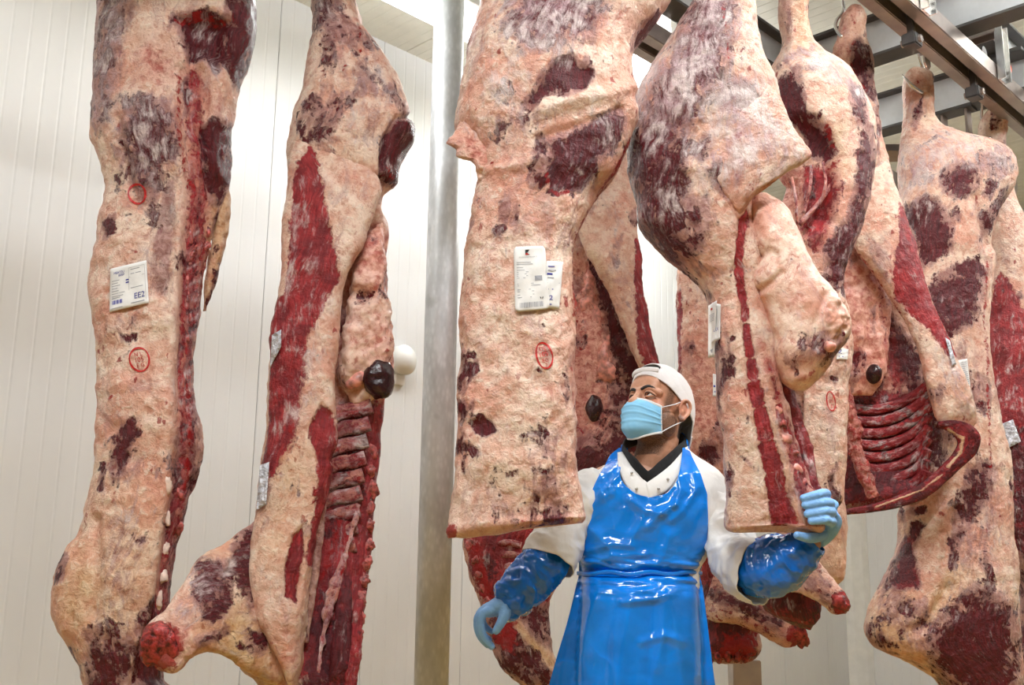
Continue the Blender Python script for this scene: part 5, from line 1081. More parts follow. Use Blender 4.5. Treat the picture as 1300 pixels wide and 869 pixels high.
    p = Paper('paper_tag', b, [(1216, 457), (1228, 455), (1232, 490), (1226, 492)], c, 'small printed paper tag', lift=0.008); p.bars([(.2, .1 + .07*i, .85, .12 + .07*i) for i in range(12)], M_GREYINK, 'small_print')
    e0 = HK1
    pts = [e0 + np.array([0, 0, .02]), at(1167, 74, Y + .03), at(1170, 84, Y + .08), at(1178, 97, Y + .10), at(1176, 110, Y + .05), at(1168, 117, Y - .07), at(1157, 108, Y - .11), at(1145, 94, Y - .115)]
    tag(tube('meat_hook', pts, [.007, .007, .008, .009, .010, .011, .009, .001], M_BRIGHT, None, 10, 60), 'pointed steel hook piercing the shank of the tall right side', 'hook', 'meat hooks')
side_h()

# ---- outermost side, cut by the picture's right edge
def side_i():
    Y = 4.95
    c = carcass('beef_carcass', 1320, 1000, Y, 'outermost side at the right edge with a deep red flank', 'hanging beef sides')
    ops = [('blood', 0.55, S(2, (1250, 142), (1272, 148)), 4), ('blood', 0.6, E(1262, 160, 4, 4), 3), ('blood', 0.6, E(1258, 178, 4, 4), 3), ('dark', 0.8, PG((1255, 185), (1276, 180), (1280, 200), (1262, 200)), 5), ('grey', 0.4, E(1282, 300, 10, 35, -15), 9), ('blood', 0.6, S(1.5, (1278, 262), (1284, 300), (1292, 340)), 2.5),
           ('red', 1.0, PG((1269, 344), (1280, 352), (1296, 385), (1330, 440), (1345, 480), (1345, 700), (1280, 700), (1240, 560), (1240, 440), (1258, 380)), 6), ('film', 0.42, E(1285, 480, 18, 60), 18), ('film', 0.4, E(1266, 390, 6, 20), 6), ('dark', 0.8, PG((1240, 530), (1345, 560), (1345, 720), (1270, 720)), 20), ('dark', 0.7, PG((1280, 700), (1345, 690), (1345, 1000), (1280, 1000)), 16), ('yellow', 0.5, E(1297, 800, 14, 60), 14)]
    b = flesh('body', [(139, 1256, 1271, .015, 0), (145, 1249, 1274, .05, 0), (180, 1241, 1276, .055, 0), (205, 1238, 1280, .06, 0), (255, 1246, 1288, .08, 0), (300, 1250, 1308, .10, 0), (340, 1250, 1322, .11, 0), (400, 1248, 1335, .11, 0), (500, 1250, 1340, .11, 0), (600, 1256, 1342, .11, 0), (700, 1272, 1345, .11, 0), (720, 1286, 1346, .11, 0), (869, 1286, 1350, .11, 0), (980, 1305, 1340, .05, 0), (1000, 1315, 1325, .01, 0)], Y, c, ops, seed=71., nu=90, nv=300)
    Paper('clear_tag', b, [(1271, 538), (1286, 532), (1296, 560), (1277, 570)], c, 'crumpled clear tag', M_FOIL, 0.02, 10, 10, 0.006)
    pts = [HK2 + np.array([0, 0, .02]), at(1246, 150, Y + .02), at(1245, 170, Y + .03), at(1252, 178, Y - .05), at(1262, 170, Y - .04)]
    tag(tube('meat_hook', pts, [.007, .007, .007, .007, .004], M_BRIGHT, None, 8, 30), 'steel hook holding the outermost leg by the right edge', 'hook', 'meat hooks')
side_i()

# ---- sides farther back
def side_j():
    Y = 4.80
    c = carcass('beef_carcass', 930, 842, Y, 'pale side far back between the cap and the held hindquarter', 'hanging beef sides')
    ops = [('pink', 0.55, PG((850, 420), (935, 400), (935, 620), (850, 620)), 16), ('red', 0.9, S(4, (862, 372), (861, 470)), 4), ('dark', 0.75, E(876, 440, 6, 8), 4), ('grey', 0.5, E(880, 385, 8, 25), 8), ('dark', 0.85, E(903, 573, 14, 15), 6), ('film', 0.3, E(880, 350, 15, 25), 10), ('dark', 0.5, E(884, 382, 4, 4), 3),
           ('red', 0.75, PG((870, 690), (965, 690), (965, 845), (880, 845)), 14), ('dark', 0.72, PG((880, 730), (965, 720), (968, 845), (885, 845)), 16), ('yellow', 0.5, E(905, 770, 18, 20), 10), ('blood', 0.7, PG((915, 800), (965, 800), (962, 845), (905, 845)), 8)]
    flesh('body', [(112, 895, 915, .02, 0), (122, 888, 922, .05, 0), (200, 875, 925, .07, 0), (300, 860, 920, .09, 0), (335, 859, 925, .09, 0), (455, 860, 930, .09, 0), (560, 862, 935, .09, 0), (600, 870, 940, .09, 0), (680, 880, 950, .10, 0), (740, 887, 960, .10, 0), (800, 890, 964, .10, 0), (828, 896, 963, .09, 0), (838, 905, 955, .05, 0), (843, 920, 945, .01, 0)], Y, c, ops, seed=81., nu=90, nv=280, lump=0.016, fine=.006)
    s = flesh('shank', [(905, 728, 890, 780, .05, -.05), (930, 738, 905, 788, .065, -.10), (968, 755, 945, 797, .06, -.16), (993, 770, 980, 812, .055, -.2), (1012, 786, 998, 820, .05, -.22), (1021, 797, 1010, 819, .02, -.23)], Y, c,
              [('dark', 0.85, S(7, (905, 755), (950, 770), (985, 790)), 7), ('film', 0.5, S(5, (920, 745), (970, 768), (1000, 785)), 6), ('yellow', 0.4, S(5, (900, 785), (960, 800)), 6), ('blood', 1.0, E(1012, 805, 14, 16), 5), ('pink', 0.6, E(993, 800, 10, 12), 6)], {'red': 0.45}, nu=60, nv=90, seed=83.)
    lay('joint_end', s, 1012, 804, 11, 15, M_JOINT, c, 0.5, -30, 4.0, 0.8, 0.8, 30, 20)
    for i in range(5):
        lay('hanging_shred', bpy.data.objects[s.parent.children[0].name], 900 + i * 12, 832, 5, 9, M_JOINT, c, 0.6, 10 * (i - 2), i * 2.1, 0.5, 0.2)
side_j()
def side_k():
    Y = 3.95
    c = carcass('beef_carcass', 1030, 800, Y, 'side mostly hidden behind, its tan brisket and red shank end showing low', 'hanging beef sides')
    flesh('body', [(330, 1005, 1030, .03, .1), (380, 1000, 1050, .06, .1), (500, 995, 1065, .08, .1), (600, 990, 1068, .08, .05), (650, 985, 1072, .08, 0), (690, 990, 1073, .08, 0), (720, 1000, 1072, .075, 0), (735, 1020, 1070, .06, 0), (742, 1045, 1064, .02, 0)], Y, c,
          [('pink', 0.4, E(1050, 690, 25, 40), 14), ('yellow', 0.5, E(1055, 700, 20, 50), 14), ('blood', 0.4, E(1062, 722, 8, 10), 6)], {'pink': 0.3}, nu=80, nv=160, seed=91.)
    flesh('neck', [(700, 985, 1030, .06, .06), (740, 970, 1040, .07, .06), (775, 975, 1042, .07, .06), (790, 1000, 1036, .05, .06), (800, 1022, 1030, .01, .06)], Y, c, [('dark', 0.8, E(1020, 780, 25, 20), 10), ('yellow', 0.5, S(5, (980, 750), (1010, 765)), 6)], {'dark': 0.6, 'red': 0.8}, nu=50, nv=70, seed=93.)
    s = flesh('shank', [(1000, 690, 975, 740, .05, -.04), (1027, 697, 998, 750, .06, -.08), (1046, 724, 1027, 757, .05, -.13), (1061, 742, 1050, 770, .045, -.16), (1074, 758, 1064, 778, .035, -.18), (1078, 766, 1072, 777, .015, -.18)], Y, c,
              [('dark', 0.8, S(6, (1000, 725), (1030, 740)), 6), ('film', 0.6, S(5, (1020, 705), (1050, 740)), 7), ('blood', 1.0, E(1068, 766, 13, 14), 5), ('pink', 0.5, E(1048, 752, 10, 10), 6)], {'red': 0.4}, nu=60, nv=90, seed=95.)
    lay('joint_end', s, 1068, 765, 10, 13, M_JOINT, c, 0.5, -30, 6.0, 0.8, 0.8, 30, 20)
side_k()
# ------------------------------------------------------------------ the worker
def skin_mat():
    t = NT('skin'); o = t.obj()
    A = t.n('ShaderNodeAttribute', attribute_name='sk'); sp = t.n('ShaderNodeSeparateColor', {'Color': A.outputs['Color']})
    n = t.noise(o, 60, 5); nf = t.noise(o, 420, 3)
    c = t.mix(t.step(n, .35, .65), (0.50, 0.245, 0.145), (0.58, 0.30, 0.19))
    c = t.mix(t.math('MULTIPLY', sp.outputs[1], 0.5), c, (0.58, 0.19, 0.13))
    c = t.mix(t.math('MULTIPLY', sp.outputs[0], t.step(nf, 0.35, 0.62, 0.55, 0.95)), c, (0.085, 0.045, 0.03))
    c = t.mix(sp.outputs[2], c, (0.02, 0.014, 0.012))
    return t.out(color=c, rough=0.45, spec=0.45, normal=t.bump(nf, 0.12, 0.001), sss=0.06, ssr=(0.8, 0.3, 0.2), sssc=0.01)
M_SKIN = skin_mat()
def cloth_mat(name, col, var=0.05, rough=0.75):
    t = NT(name); o = t.obj(); n = t.noise(o, 9, 5); w = t.noise(o, 700, 2)
    c = t.mix(t.step(n, .35, .65), tuple(x*(1-var) for x in col), col)
    h = t.math('MULTIPLY_ADD', w, 0.05, t.noise(t.scaled(o, (1, 1, 0.7)), 14, 4, 0.5, 0.8))
    return t.out(color=c, rough=rough, spec=0.25, normal=t.bump(h, 0.5, 0.012), sheen=0.1)
M_COAT = cloth_mat('white cotton coat', (0.80, 0.78, 0.75))
M_CAP = cloth_mat('white cap cotton', (0.82, 0.79, 0.78))
M_BLACKC = cloth_mat('black knit', (0.012, 0.012, 0.013), 0.3, 0.85)
M_TROUS = cloth_mat('white work trousers', (0.72, 0.71, 0.70))
M_BOOT = plain('white rubber boot', (0.70, 0.70, 0.68), 0.35)
M_BRIM = cloth_mat('grey brim lining', (0.42, 0.40, 0.37), 0.1)
def film_mat(name, col, crumple=1.0, rough=0.13, scale=1.0):
    t = NT(name); o = t.obj()
    w = t.n('ShaderNodeTexNoise', {'Scale': 5.0, 'Detail': 3.0, 'Vector': o}).outputs['Color']
    ov = t.n('ShaderNodeVectorMath', operation='MULTIPLY_ADD', ins={0: w, 1: (0.12, 0.12, 0.12), 2: o}).outputs[0]
    r1 = t.math('ABSOLUTE', t.math('SUBTRACT', t.noise(t.scaled(ov, (1, 1, 1.8)), 5 * scale, 2, 0.4), 0.5))
    r2 = t.math('ABSOLUTE', t.math('SUBTRACT', t.noise(ov, 24 * scale, 3, 0.5), 0.5))
    h = t.math('ADD', t.math('MULTIPLY', r1, -1.0), t.math('MULTIPLY', r2, -0.12))
    c = t.mix(t.step(r1, 0.0, 0.16), tuple(min(1, x * 1.25) for x in col), col)
    return t.out(color=c, rough=rough, spec=0.55, normal=t.bump(h, 0.28 * crumple, 0.06), coat=0.35, crough=0.08)
M_APRON = film_mat('blue plastic film', (0.002, 0.19, 0.70))
M_SLEEVE = film_mat('blue sleeve cover film', (0.002, 0.13, 0.54), 1.4, 0.16, 1.6)
def glove_mat():
    t = NT('pale blue nitrile glove'); o = t.obj(); n = t.noise(o, 45, 4, 0.6, 0.5)
    return t.out(color=t.mix(n, (0.17, 0.40, 0.78), (0.28, 0.53, 0.92)), rough=0.48, spec=0.35, normal=t.bump(t.noise(o, 75, 3, 0.5, 1.0), 0.45, 0.006))
M_GLOVE = glove_mat()
def mask_mat():
    t = NT('blue surgical mask'); o = t.obj(); n = t.noise(o, 500, 2); m = t.noise(o, 25, 3)
    return t.out(color=t.mix(m, (0.20, 0.52, 0.80), (0.34, 0.66, 0.88)), rough=0.8, spec=0.2, normal=t.bump(n, 0.25, 0.002))
M_MASK = mask_mat()
M_MASKW = plain('white mask edging', (0.78, 0.79, 0.80), 0.7)
M_EYEW = plain('eye white', (0.75, 0.70, 0.66), 0.15, 0, 0.03, bump=0.0)
M_IRIS = plain('dark brown iris', (0.018, 0.009, 0.006), 0.08, bump=0.0)
M_HAIR = plain('short black hair', (0.012, 0.009, 0.008), 0.6, 0, 0.3, 200, 0.6, 400, 0.003)
M_SNAP = plain('snap button', (0.55, 0.53, 0.50), 0.3, 0.7)

def remesh(name, shells, voxel, smooth_it, mat, parent, attr=None, edit=None):
    """one continuous surface out of overlapping closed shells"""
    V_, F_ = [], []
    for v, f in shells:
        n = len(V_); V_ += [tuple(x) for x in v]; F_ += [tuple(int(i) + n for i in q) for q in f]
    me = bpy.data.meshes.new('tmp'); me.from_pydata(V_, [], F_); me.update()
    bm = bmesh.new(); bm.from_mesh(me); bmesh.ops.recalc_face_normals(bm, faces=bm.faces); bm.to_mesh(me); bm.free()
    ob = bpy.data.objects.new('tmp', me); COL.objects.link(ob)
    r = ob.modifiers.new('r', 'REMESH'); r.mode = 'VOXEL'; r.voxel_size = voxel; r.adaptivity = 0
    s = ob.modifiers.new('s', 'SMOOTH'); s.iterations = smooth_it; s.factor = 0.5
    dg = bpy.context.evaluated_depsgraph_get()
    m2 = bpy.data.meshes.new_from_object(ob.evaluated_get(dg))
    bpy.data.objects.remove(ob); bpy.data.meshes.remove(me)
    co = np.empty(len(m2.vertices) * 3, np.float32); m2.vertices.foreach_get('co', co); co = co.reshape(-1, 3).astype(float)
    faces = [tuple(p.vertices) for p in m2.polygons]
    bpy.data.meshes.remove(m2)
    if edit is not None: co = edit(co)
    q = np.array([f for f in faces if len(f) == 4])
    return mesh_obj(name, co, q if len(q) == len(faces) else faces, mat, parent, True, attr(co) if attr else None)
def ellipsoid(c, axes, nu=32, nv=20):
    th = np.linspace(0.03, np.pi - 0.03, nv); ph = np.linspace(0, 2*np.pi, nu, endpoint=False)
    ax = np.asarray(axes, float)
    P = np.asarray(c)[None, None] + (np.sin(th)[:, None] * np.cos(ph)[None])[..., None] * ax[0] + (np.sin(th)[:, None] * np.sin(ph)[None])[..., None] * ax[1] + (np.cos(th)[:, None] * np.ones(nu)[None])[..., None] * ax[2]
    return close_grid(P)
def limb(pts, rad, nu=20, nv=None, ref=(0, 0, 1)):
    """capped tube with rounded ends"""
    pts = [np.asarray(p, float) for p in pts]; rad = [(r, r) if np.ndim(r) == 0 else tuple(r) for r in rad]
    d0 = pts[0] - pts[1]; d0 /= np.linalg.norm(d0); d1 = pts[-1] - pts[-2]; d1 /= np.linalg.norm(d1)
    def r0(r): return r if np.ndim(r) == 0 else min(r)
    g = tube_grid(np.array(pts), rad, nu, nv or max(8, len(pts) * 6), ref=ref)
    caps0 = [g[0].mean(0) + (g[0] - g[0].mean(0)) * math.cos(a) + d0 * r0(rad[0]) * math.sin(a) for a in (1.35, 1.0, 0.6, 0.3)]
    caps1 = [g[-1].mean(0) + (g[-1] - g[-1].mean(0)) * math.cos(a) + d1 * r0(rad[-1]) * math.sin(a) for a in (0.3, 0.6, 1.0, 1.35)]
    return close_grid(np.concatenate([np.array(caps0), g, np.array(caps1)]))

YM = 3.20
PSI, PIT, ROL = math.radians(48), math.radians(17), math.radians(3)
hf = np.array([-math.sin(PSI) * math.cos(PIT), -math.cos(PSI) * math.cos(PIT), math.sin(PIT)])
hs = np.cross(ZV, hf); hs /= np.linalg.norm(hs); hu = np.cross(hf, hs)
hs, hu = hs * math.cos(ROL) + hu * math.sin(ROL), hu * math.cos(ROL) - hs * math.sin(ROL)
HO = at(840, 506, YM)                       # between the ears at eye height
for _ in range(6):                          # settle the head so the near eye falls where the photograph has it
    e_ = proj(HO + hf * 0.088 + hs * 0.032); HO = HO + (at(840 + 823.5 - e_[0], 506 + 500 - e_[1], YM) - at(840, 506, YM))
def hd(f, s, u): return HO + hf * f + hs * s + hu * u
def hdn(f, s, u): return HO + np.asarray(f)[..., None] * hf + np.asarray(s)[..., None] * hs + np.asarray(u)[..., None] * hu
def P(x, y, Y=YM): return at(x, y, Y)

MAN = empty('person', (P(822, 725)[0], YM, 0.0), 'worker in white cap, blue mask and blue plastic apron, looking up to the left', 'person')
def build_body():
    sh = []
    hc = lambda c, r: sh.append(ellipsoid(hd(*c), (hf * r[0], hs * r[1], hu * r[2])))
    hc((-.006, 0, .028), (.099, .077, .092)); hc((.030, 0, -.040), (.066, .061, .085)); hc((.040, 0, -.090), (.050, .046, .034)); hc((.075, 0, .035), (.024, .055, .045))
    for s in (-1, 1):
        hc((.058, s * .040, -.034), (.025, .024, .026)); hc((.010, s * .055, -.065), (.038, .014, .040))
        sh.append(limb([hd(.094, 0, .014), hd(.086, s * .030, .020), hd(.066, s * .054, .010)], [.010, .011, .010], 14))
        # ear: bowl, rim and lobe
        e = lambda f, o, u: hd(-.014 + f, s * (.079 + o), -.020 + u)
        sh.append(ellipsoid(e(-.003, .003, .002), ((hf * .94 + hu * .2) * .019, hs * .007, hu * .031)))
        sh.append(limb([e(.014, .003, .004), e(.012, .010, .026), e(-.004, .014, .034), e(-.019, .015, .024), e(-.021, .013, .004), e(-.010, .009, -.018), e(.004, .005, -.030), e(.010, .002, -.022)], [.0045, .005, .005, .0055, .005, .005, .007, .005], 12, 40))
    sh.append(limb([hd(.090, 0, .012), hd(.104, 0, -.014), hd(.116, 0, -.038), hd(.104, 0, -.048)], [[.010, .012], [.012, .012], [.016, .013], [.012, .010]], 16))
    nb = P(826, 610, YM + .02)
    sh.append(limb([hd(-.025, 0, -.02), (hd(-.02, 0, -.09) + nb) / 2 * 0.5 + hd(-.02, 0, -.09) * 0.5, nb, P(824, 650, YM)], [.060, .061, .066, .085], 28))
    # trunk, arms, legs under the clothes
    sh.append(limb([P(828, 612, YM + .01), P(826, 650, YM), P(820, 725, YM), P(816, 800, YM), P(814, 850, YM)], [[.12, .07], [.16, .09], [.14, .085], [.15, .09], [.14, .09]], 28, 40, (0, 1, 0)))
    sh.append(limb([P(770, 615, YM), P(742, 640, YM - .01), P(704, 694, YM - .08), P(655, 758, YM - .13), P(640, 768, YM - .14)], [.058, .052, .042, .032, .026], 18, 40))
    sh.append(limb([P(890, 618, YM), P(912, 640, YM), P(930, 708, YM - .07), P(965, 716, YM - .16), P(1030, 690, YM - .24)], [.058, .052, .043, .036, .026], 18, 40))
    for s in (-1, 1):
        x = MAN.location[0] + s * .08
        sh.append(limb([(x, YM, P(814, 840)[2]), (x + s * .01, YM - .01, .46), (x + s * .02, YM + .01, .09), (x + s * .02, YM - .10, .05)], [.066, .054, .045, .038], 18, 30))
    def eyes(co):
        for s in (-1, 1):
            c = hd(.090, s * .032, .0); d = np.linalg.norm(((co - c) @ np.stack([hf * .6, hs, hu * 1.35], 1)), axis=1)
            co = co - np.exp(-(d / .014) ** 2)[:, None] * hf * .011
        return co
    def paint(co):
        q = co - HO; f, s, u = q @ hf, q @ hs, q @ hu
        nz = fbm(co * 60, 3)
        beard = smooth01((-.022 - u + .02 * nz) / .028) * smooth01((.085 - f) / .02) * smooth01((f + .03 + .2 * (u + .05)) / .02) * (u > -.16) * smooth01((-.5 * (f - .02) + .03 - u) / .02)
        beard = np.maximum(beard, 0.9 * smooth01((.052 - f) / .015) * smooth01((f - .012) / .012) * smooth01((u + .07) / .02) * (np.abs(s) > .04))
        beard = np.maximum(beard, smooth01((-.085 - u) / .02) * smooth01((u + .150) / .03) * smooth01((f + .0) / .03))
        redn = np.exp(-((f - .07) ** 2 + (np.abs(s) - .045) ** 2 + (u + .03) ** 2) / .0009) + np.exp(-((np.abs(s) - .085) / .008) ** 2) * 0.8
        hair = smooth01((u - .072 - .10 * (.08 - f)) / .01) * 1.0
        hair = np.maximum(hair, smooth01((-.03 - f) / .015) * (u > -.09) * (np.abs(s) < .078))
        return {'sk': ('FLOAT_COLOR', np.stack([np.clip(beard, 0, 1), np.clip(redn, 0, 1), np.clip(hair, 0, 1), np.ones(len(co))], 1))}
    return remesh('body', sh, 0.0034, 3, M_SKIN, MAN, paint, eyes)
BODY = build_body()
# eyes, lids, brows
for s in (-1, 1):
    c = hd(.0765, s * .032, -.0005); gz = hf * .90 + hs * (-.18) + hu * .30; gz /= np.linalg.norm(gz)
    v, f = ellipsoid(c, (hf * .0125, hs * .0125, hu * .0125), 24, 18); eb = mesh_obj('eye', v, f, M_EYEW, MAN)
    a = np.cross(gz, hu); a /= np.linalg.norm(a); b = np.cross(a, gz)
    v, f = ellipsoid(c + gz * .0102, (gz * .0035, a * .0062, b * .0062), 18, 10); mesh_obj('iris', v, f, M_IRIS, eb)
    up = [hd(.082, s * .016, .000), hd(.0905, s * .024, .0065), hd(.0905, s * .034, .0078), hd(.0835, s * .044, .003), hd(.076, s * .049, -.001)]
    lo = [hd(.082, s * .016, -.001), hd(.088, s * .025, -.0068), hd(.0875, s * .034, -.0075), hd(.081, s * .044, -.0045), hd(.076, s * .049, -.001)]
    v, f = limb(up, [.0030, .0042, .0044, .0040, .003], 10, 24); mesh_obj('upper_eyelid', v, f, M_SKIN, MAN)
    v, f = limb([p_ + hf * .0026 - hu * .0030 for p_ in up], [.0010, .0014, .0015, .0014, .001], 8, 24); mesh_obj('eyelash', v, f, M_HAIR, MAN)
    v, f = limb(lo, [.0024, .0030, .0030, .0028, .002], 10, 24); mesh_obj('lower_eyelid', v, f, M_SKIN, MAN)
    br = [hd(.1005, s * .012, .015), hd(.0985, s * .024, .0205), hd(.091, s * .038, .0225), hd(.078, s * .052, .016)]
    v, f = limb(br, [[.003, .0042], [.0034, .0052], [.0034, .0044], [.002, .002]], 12, 30)
    v = np.array(v); v = v + .0016 * fbm(v * 300, 2)[:, None] * hu; mesh_obj('eyebrow', v, f, M_HAIR, MAN)

# ---- cap worn back to front
def build_cap():
    nu, nv = 96, 48
    az = np.linspace(0, 2 * np.pi, nu, endpoint=False)      # 0 = front
    el = np.linspace(0, 1, nv)
    cosA, sinA = np.cos(az)[None], np.sin(az)[None]
    def pt(e, r):
        fr = np.where(cosA > 0, .104, .134)
        base = .006 + np.where(cosA > 0, .058, .046) * cosA         # hem height: high at the forehead, low at the nape
        top = .128
        ang = e[:, None] * (np.pi / 2)
        k = np.cos(ang) ** 0.72; puff = 1 + .05 * np.sin(ang * 2)
        f = -.004 + fr * cosA * k * puff * r; s = .0845 * sinA * k * puff * r
        u = base + (top * r - base) * np.sin(ang)
        return hdn(f, s, u)
    G = pt(el[:-1], 1.0); Gi = pt(el[:-1], 0.975)
    wr = fbm(G.reshape(-1, 3) * 26, 3).reshape(G.shape[:2]) * .0035
    n_ = G - hd(-.004, 0, .04); n_ /= np.linalg.norm(n_, axis=2, keepdims=True)
    G = G + n_ * wr[..., None]
    rows, cols = G.shape[:2]
    hole = np.zeros((rows, cols), bool)
    for i in range(rows):
        for j in range(cols):
            a = (az[j] + np.pi) % (2 * np.pi) - np.pi
            if ((a / .62) ** 2 + ((el[i] - .36) / .17) ** 2) < 1 and el[i] > .24: hole[i, j] = True
    V_ = np.concatenate([G.reshape(-1, 3), Gi.reshape(-1, 3)]); n = rows * cols; Fc = []
    solid = np.zeros((rows - 1, cols), bool)
    for i in range(rows - 1):
        for j in range(cols):
            j2 = (j + 1) % cols
            solid[i, j] = not (hole[i, j] or hole[i, j2] or hole[i+1, j] or hole[i+1, j2])
    for i in range(rows - 1):
        for j in range(cols):
            if not solid[i, j]: continue
            j2 = (j + 1) % cols; a, b, c, d = i*cols+j, i*cols+j2, (i+1)*cols+j2, (i+1)*cols+j
            Fc += [(a, b, c, d), (d+n, c+n, b+n, a+n)]
            if i == 0 or not solid[i-1, j]: Fc.append((a, a+n, b+n, b))
            if i == rows - 2 or not solid[i+1, j]: Fc.append((d, c, c+n, d+n))
            if not solid[i, j-1]: Fc.append((a, d, d+n, a+n))
            if not solid[i, j2]: Fc.append((b, b+n, c+n, c))
    # crown centre
    tp = len(V_); V_ = np.concatenate([V_, G[-1].mean(0)[None] + hu * .001])
    for j in range(cols): Fc.append(((rows-1)*cols + j, (rows-1)*cols + (j+1) % cols, tp))
    cap = mesh_obj('cap', V_, Fc, M_CAP, MAN); cap['label'] = 'white cap worn back to front'
    v, f = limb([hd(-.004 + .1075 * math.cos(a), .0875 * math.sin(a), .006 + (.058 if math.cos(a) > 0 else .046) * math.cos(a) + .004) for a in np.linspace(0.02, 2*np.pi - .02, 40)], [[.0022, .0045]] * 40, 8, 120)
    # button on the crown and brim hanging behind the neck
    v, f = ellipsoid(G[-1].mean(0) + hu * .003, (hf * .007, hs * .007, hu * .004), 14, 8); mesh_obj('crown_button', v, f, M_CAP, cap)
    nb, mb_ = 18, 10; S_, T_ = np.meshgrid(np.linspace(-1, 1, nb), np.linspace(0, 1, mb_))
    w = .074 * (1 - .10 * T_)
    dep = .075 * (1 - .35 * np.abs(S_) ** 2.4) * T_
    fB = -.120 + .040 * S_ ** 2 - .010 * T_; uB = -.022 - dep
    o1 = hdn(fB, w * S_, uB); o2 = hdn(fB + .0035, w * S_, uB)
    vv = np.concatenate([o1.reshape(-1, 3), o2.reshape(-1, 3)]); n = nb * mb_; q = grid_faces(mb_, nb, False)
    ring = list(range(nb)) + [j*nb + nb-1 for j in range(1, mb_)] + [(mb_-1)*nb + i for i in range(nb-2, -1, -1)] + [j*nb for j in range(mb_-2, 0, -1)]
    Fb = [tuple(x) for x in q] + [tuple(x[::-1] + n) for x in q] + [(ring[k], ring[k-1], ring[k-1] + n, ring[k] + n) for k in range(len(ring))]
    br = mesh_obj('brim', vv, Fb, M_BRIM, cap); br['label'] = 'grey lined brim hanging at the nape'
    v, f = limb([o1[-1, i] for i in range(nb)] , [.0026] * nb, 8, 40); mesh_obj('brim_edge', v, f, M_CAP, br)
    # strap across the forehead opening
    v, f = limb([hd(-.004 + .106 * math.cos(a), .086 * math.sin(a), .076 + .004 * math.cos(a)) for a in np.linspace(-.62, .62, 14)], [[.0022, .0075]] * 14, 10, 30); mesh_obj('strap', v, f, M_CAP, cap)
    v, f = ellipsoid(hd(-.006, 0, .046), (hf * .096, hs * .074, hu * .076)); h = mesh_obj('hair', v, f, M_HAIR, MAN)
build_cap()

# ---- mask
def build_mask():
    nu, nv = 44, 40
    S_ = np.linspace(-1, 1, nu); T_ = np.linspace(0, 1, nv)
    # centre line of the mask: nose bridge, nose tip, mouth, chin, under the chin
    cf = hermite([0, .12, .34, .62, .86, 1], [[.114], [.125], [.134], [.130], [.120], [.086]], T_)[:, 0]
    cu = hermite([0, .12, .34, .62, .86, 1], [[-.023], [-.034], [-.055], [-.092], [-.128], [-.138]], T_)[:, 0]
    ef = hermite([0, .5, 1], [[.062], [.055], [.040]], T_)[:, 0]; eu = hermite([0, .5, 1], [[-.036], [-.072], [-.108]], T_)[:, 0]
    es = hermite([0, .5, 1], [[.066], [.066], [.062]], T_)[:, 0]
    a = np.abs(S_)[None]
    k = 1 - a ** 2.2
    f = ef[:, None] + (cf - ef)[:, None] * k
    u = eu[:, None] + (cu - eu)[:, None] * (1 - a ** 1.6)
    s = es[:, None] * np.sign(S_)[None] * a ** 0.85
    pl = np.zeros((nv, nu))
    for c_ in (.30, .48, .66): pl += .0032 * np.exp(-((T_[:, None] - c_ - .05 * S_[None] ** 2) / .022) ** 2)
    G0 = hdn(f, s, u)
    pl += .0022 * fbm(G0.reshape(-1, 3) * 55, 3).reshape(nv, nu)
    n_ = G0 - hd(.02, 0, -.06); n_ /= np.linalg.norm(n_, axis=2, keepdims=True)
    G = G0 + n_ * pl[..., None]; Gi = G0 - n_ * .002
    vv = np.concatenate([G.reshape(-1, 3), Gi.reshape(-1, 3)]); n = nu * nv; q = grid_faces(nv, nu, False)
    ring = list(range(nu)) + [j*nu + nu-1 for j in range(1, nv)] + [(nv-1)*nu + i for i in range(nu-2, -1, -1)] + [j*nu for j in range(nv-2, 0, -1)]
    Fm = [tuple(x) for x in q] + [tuple(x[::-1] + n) for x in q] + [(ring[k_], ring[k_-1], ring[k_-1] + n, ring[k_] + n) for k_ in range(len(ring))]
    m = mesh_obj('face_mask', vv, Fm, M_MASK, MAN); m['label'] = 'pleated light blue surgical mask'
    for i, nm in ((0, 'top_edge'), (nv - 1, 'bottom_edge')):
        v, f_ = limb([G[i, j] for j in range(0, nu, 3)] + [G[i, -1]], [[.0016, .004]] * (len(range(0, nu, 3)) + 1), 8, 50); mesh_obj(nm, v, f_, M_MASKW, m)
    for j in (0, nu - 1):
        v, f_ = limb([G[i, j] for i in range(0, nv, 6)], [.0018] * len(range(0, nv, 6)), 8, 30); mesh_obj('side_edge', v, f_, M_MASKW, m)
    for sg, j in ((-1, 0), (1, nu - 1)):
        a0, a1 = G[1, j], G[-2, j]
        ear = lambda f_, o_, u_: hd(-.014 + f_, sg * (.079 + o_), -.020 + u_)
        v, f_ = limb([a0, hd(.02, sg * .078, -.012), ear(.004, .005, .026), ear(-.018, .004, .012), ear(-.022, .004, -.008), ear(-.006, .004, -.030), hd(.008, sg * .074, -.075), a1], [.0015] * 8, 8, 60)
        mesh_obj('ear_loop', v, f_, M_MASKW, m)
build_mask()

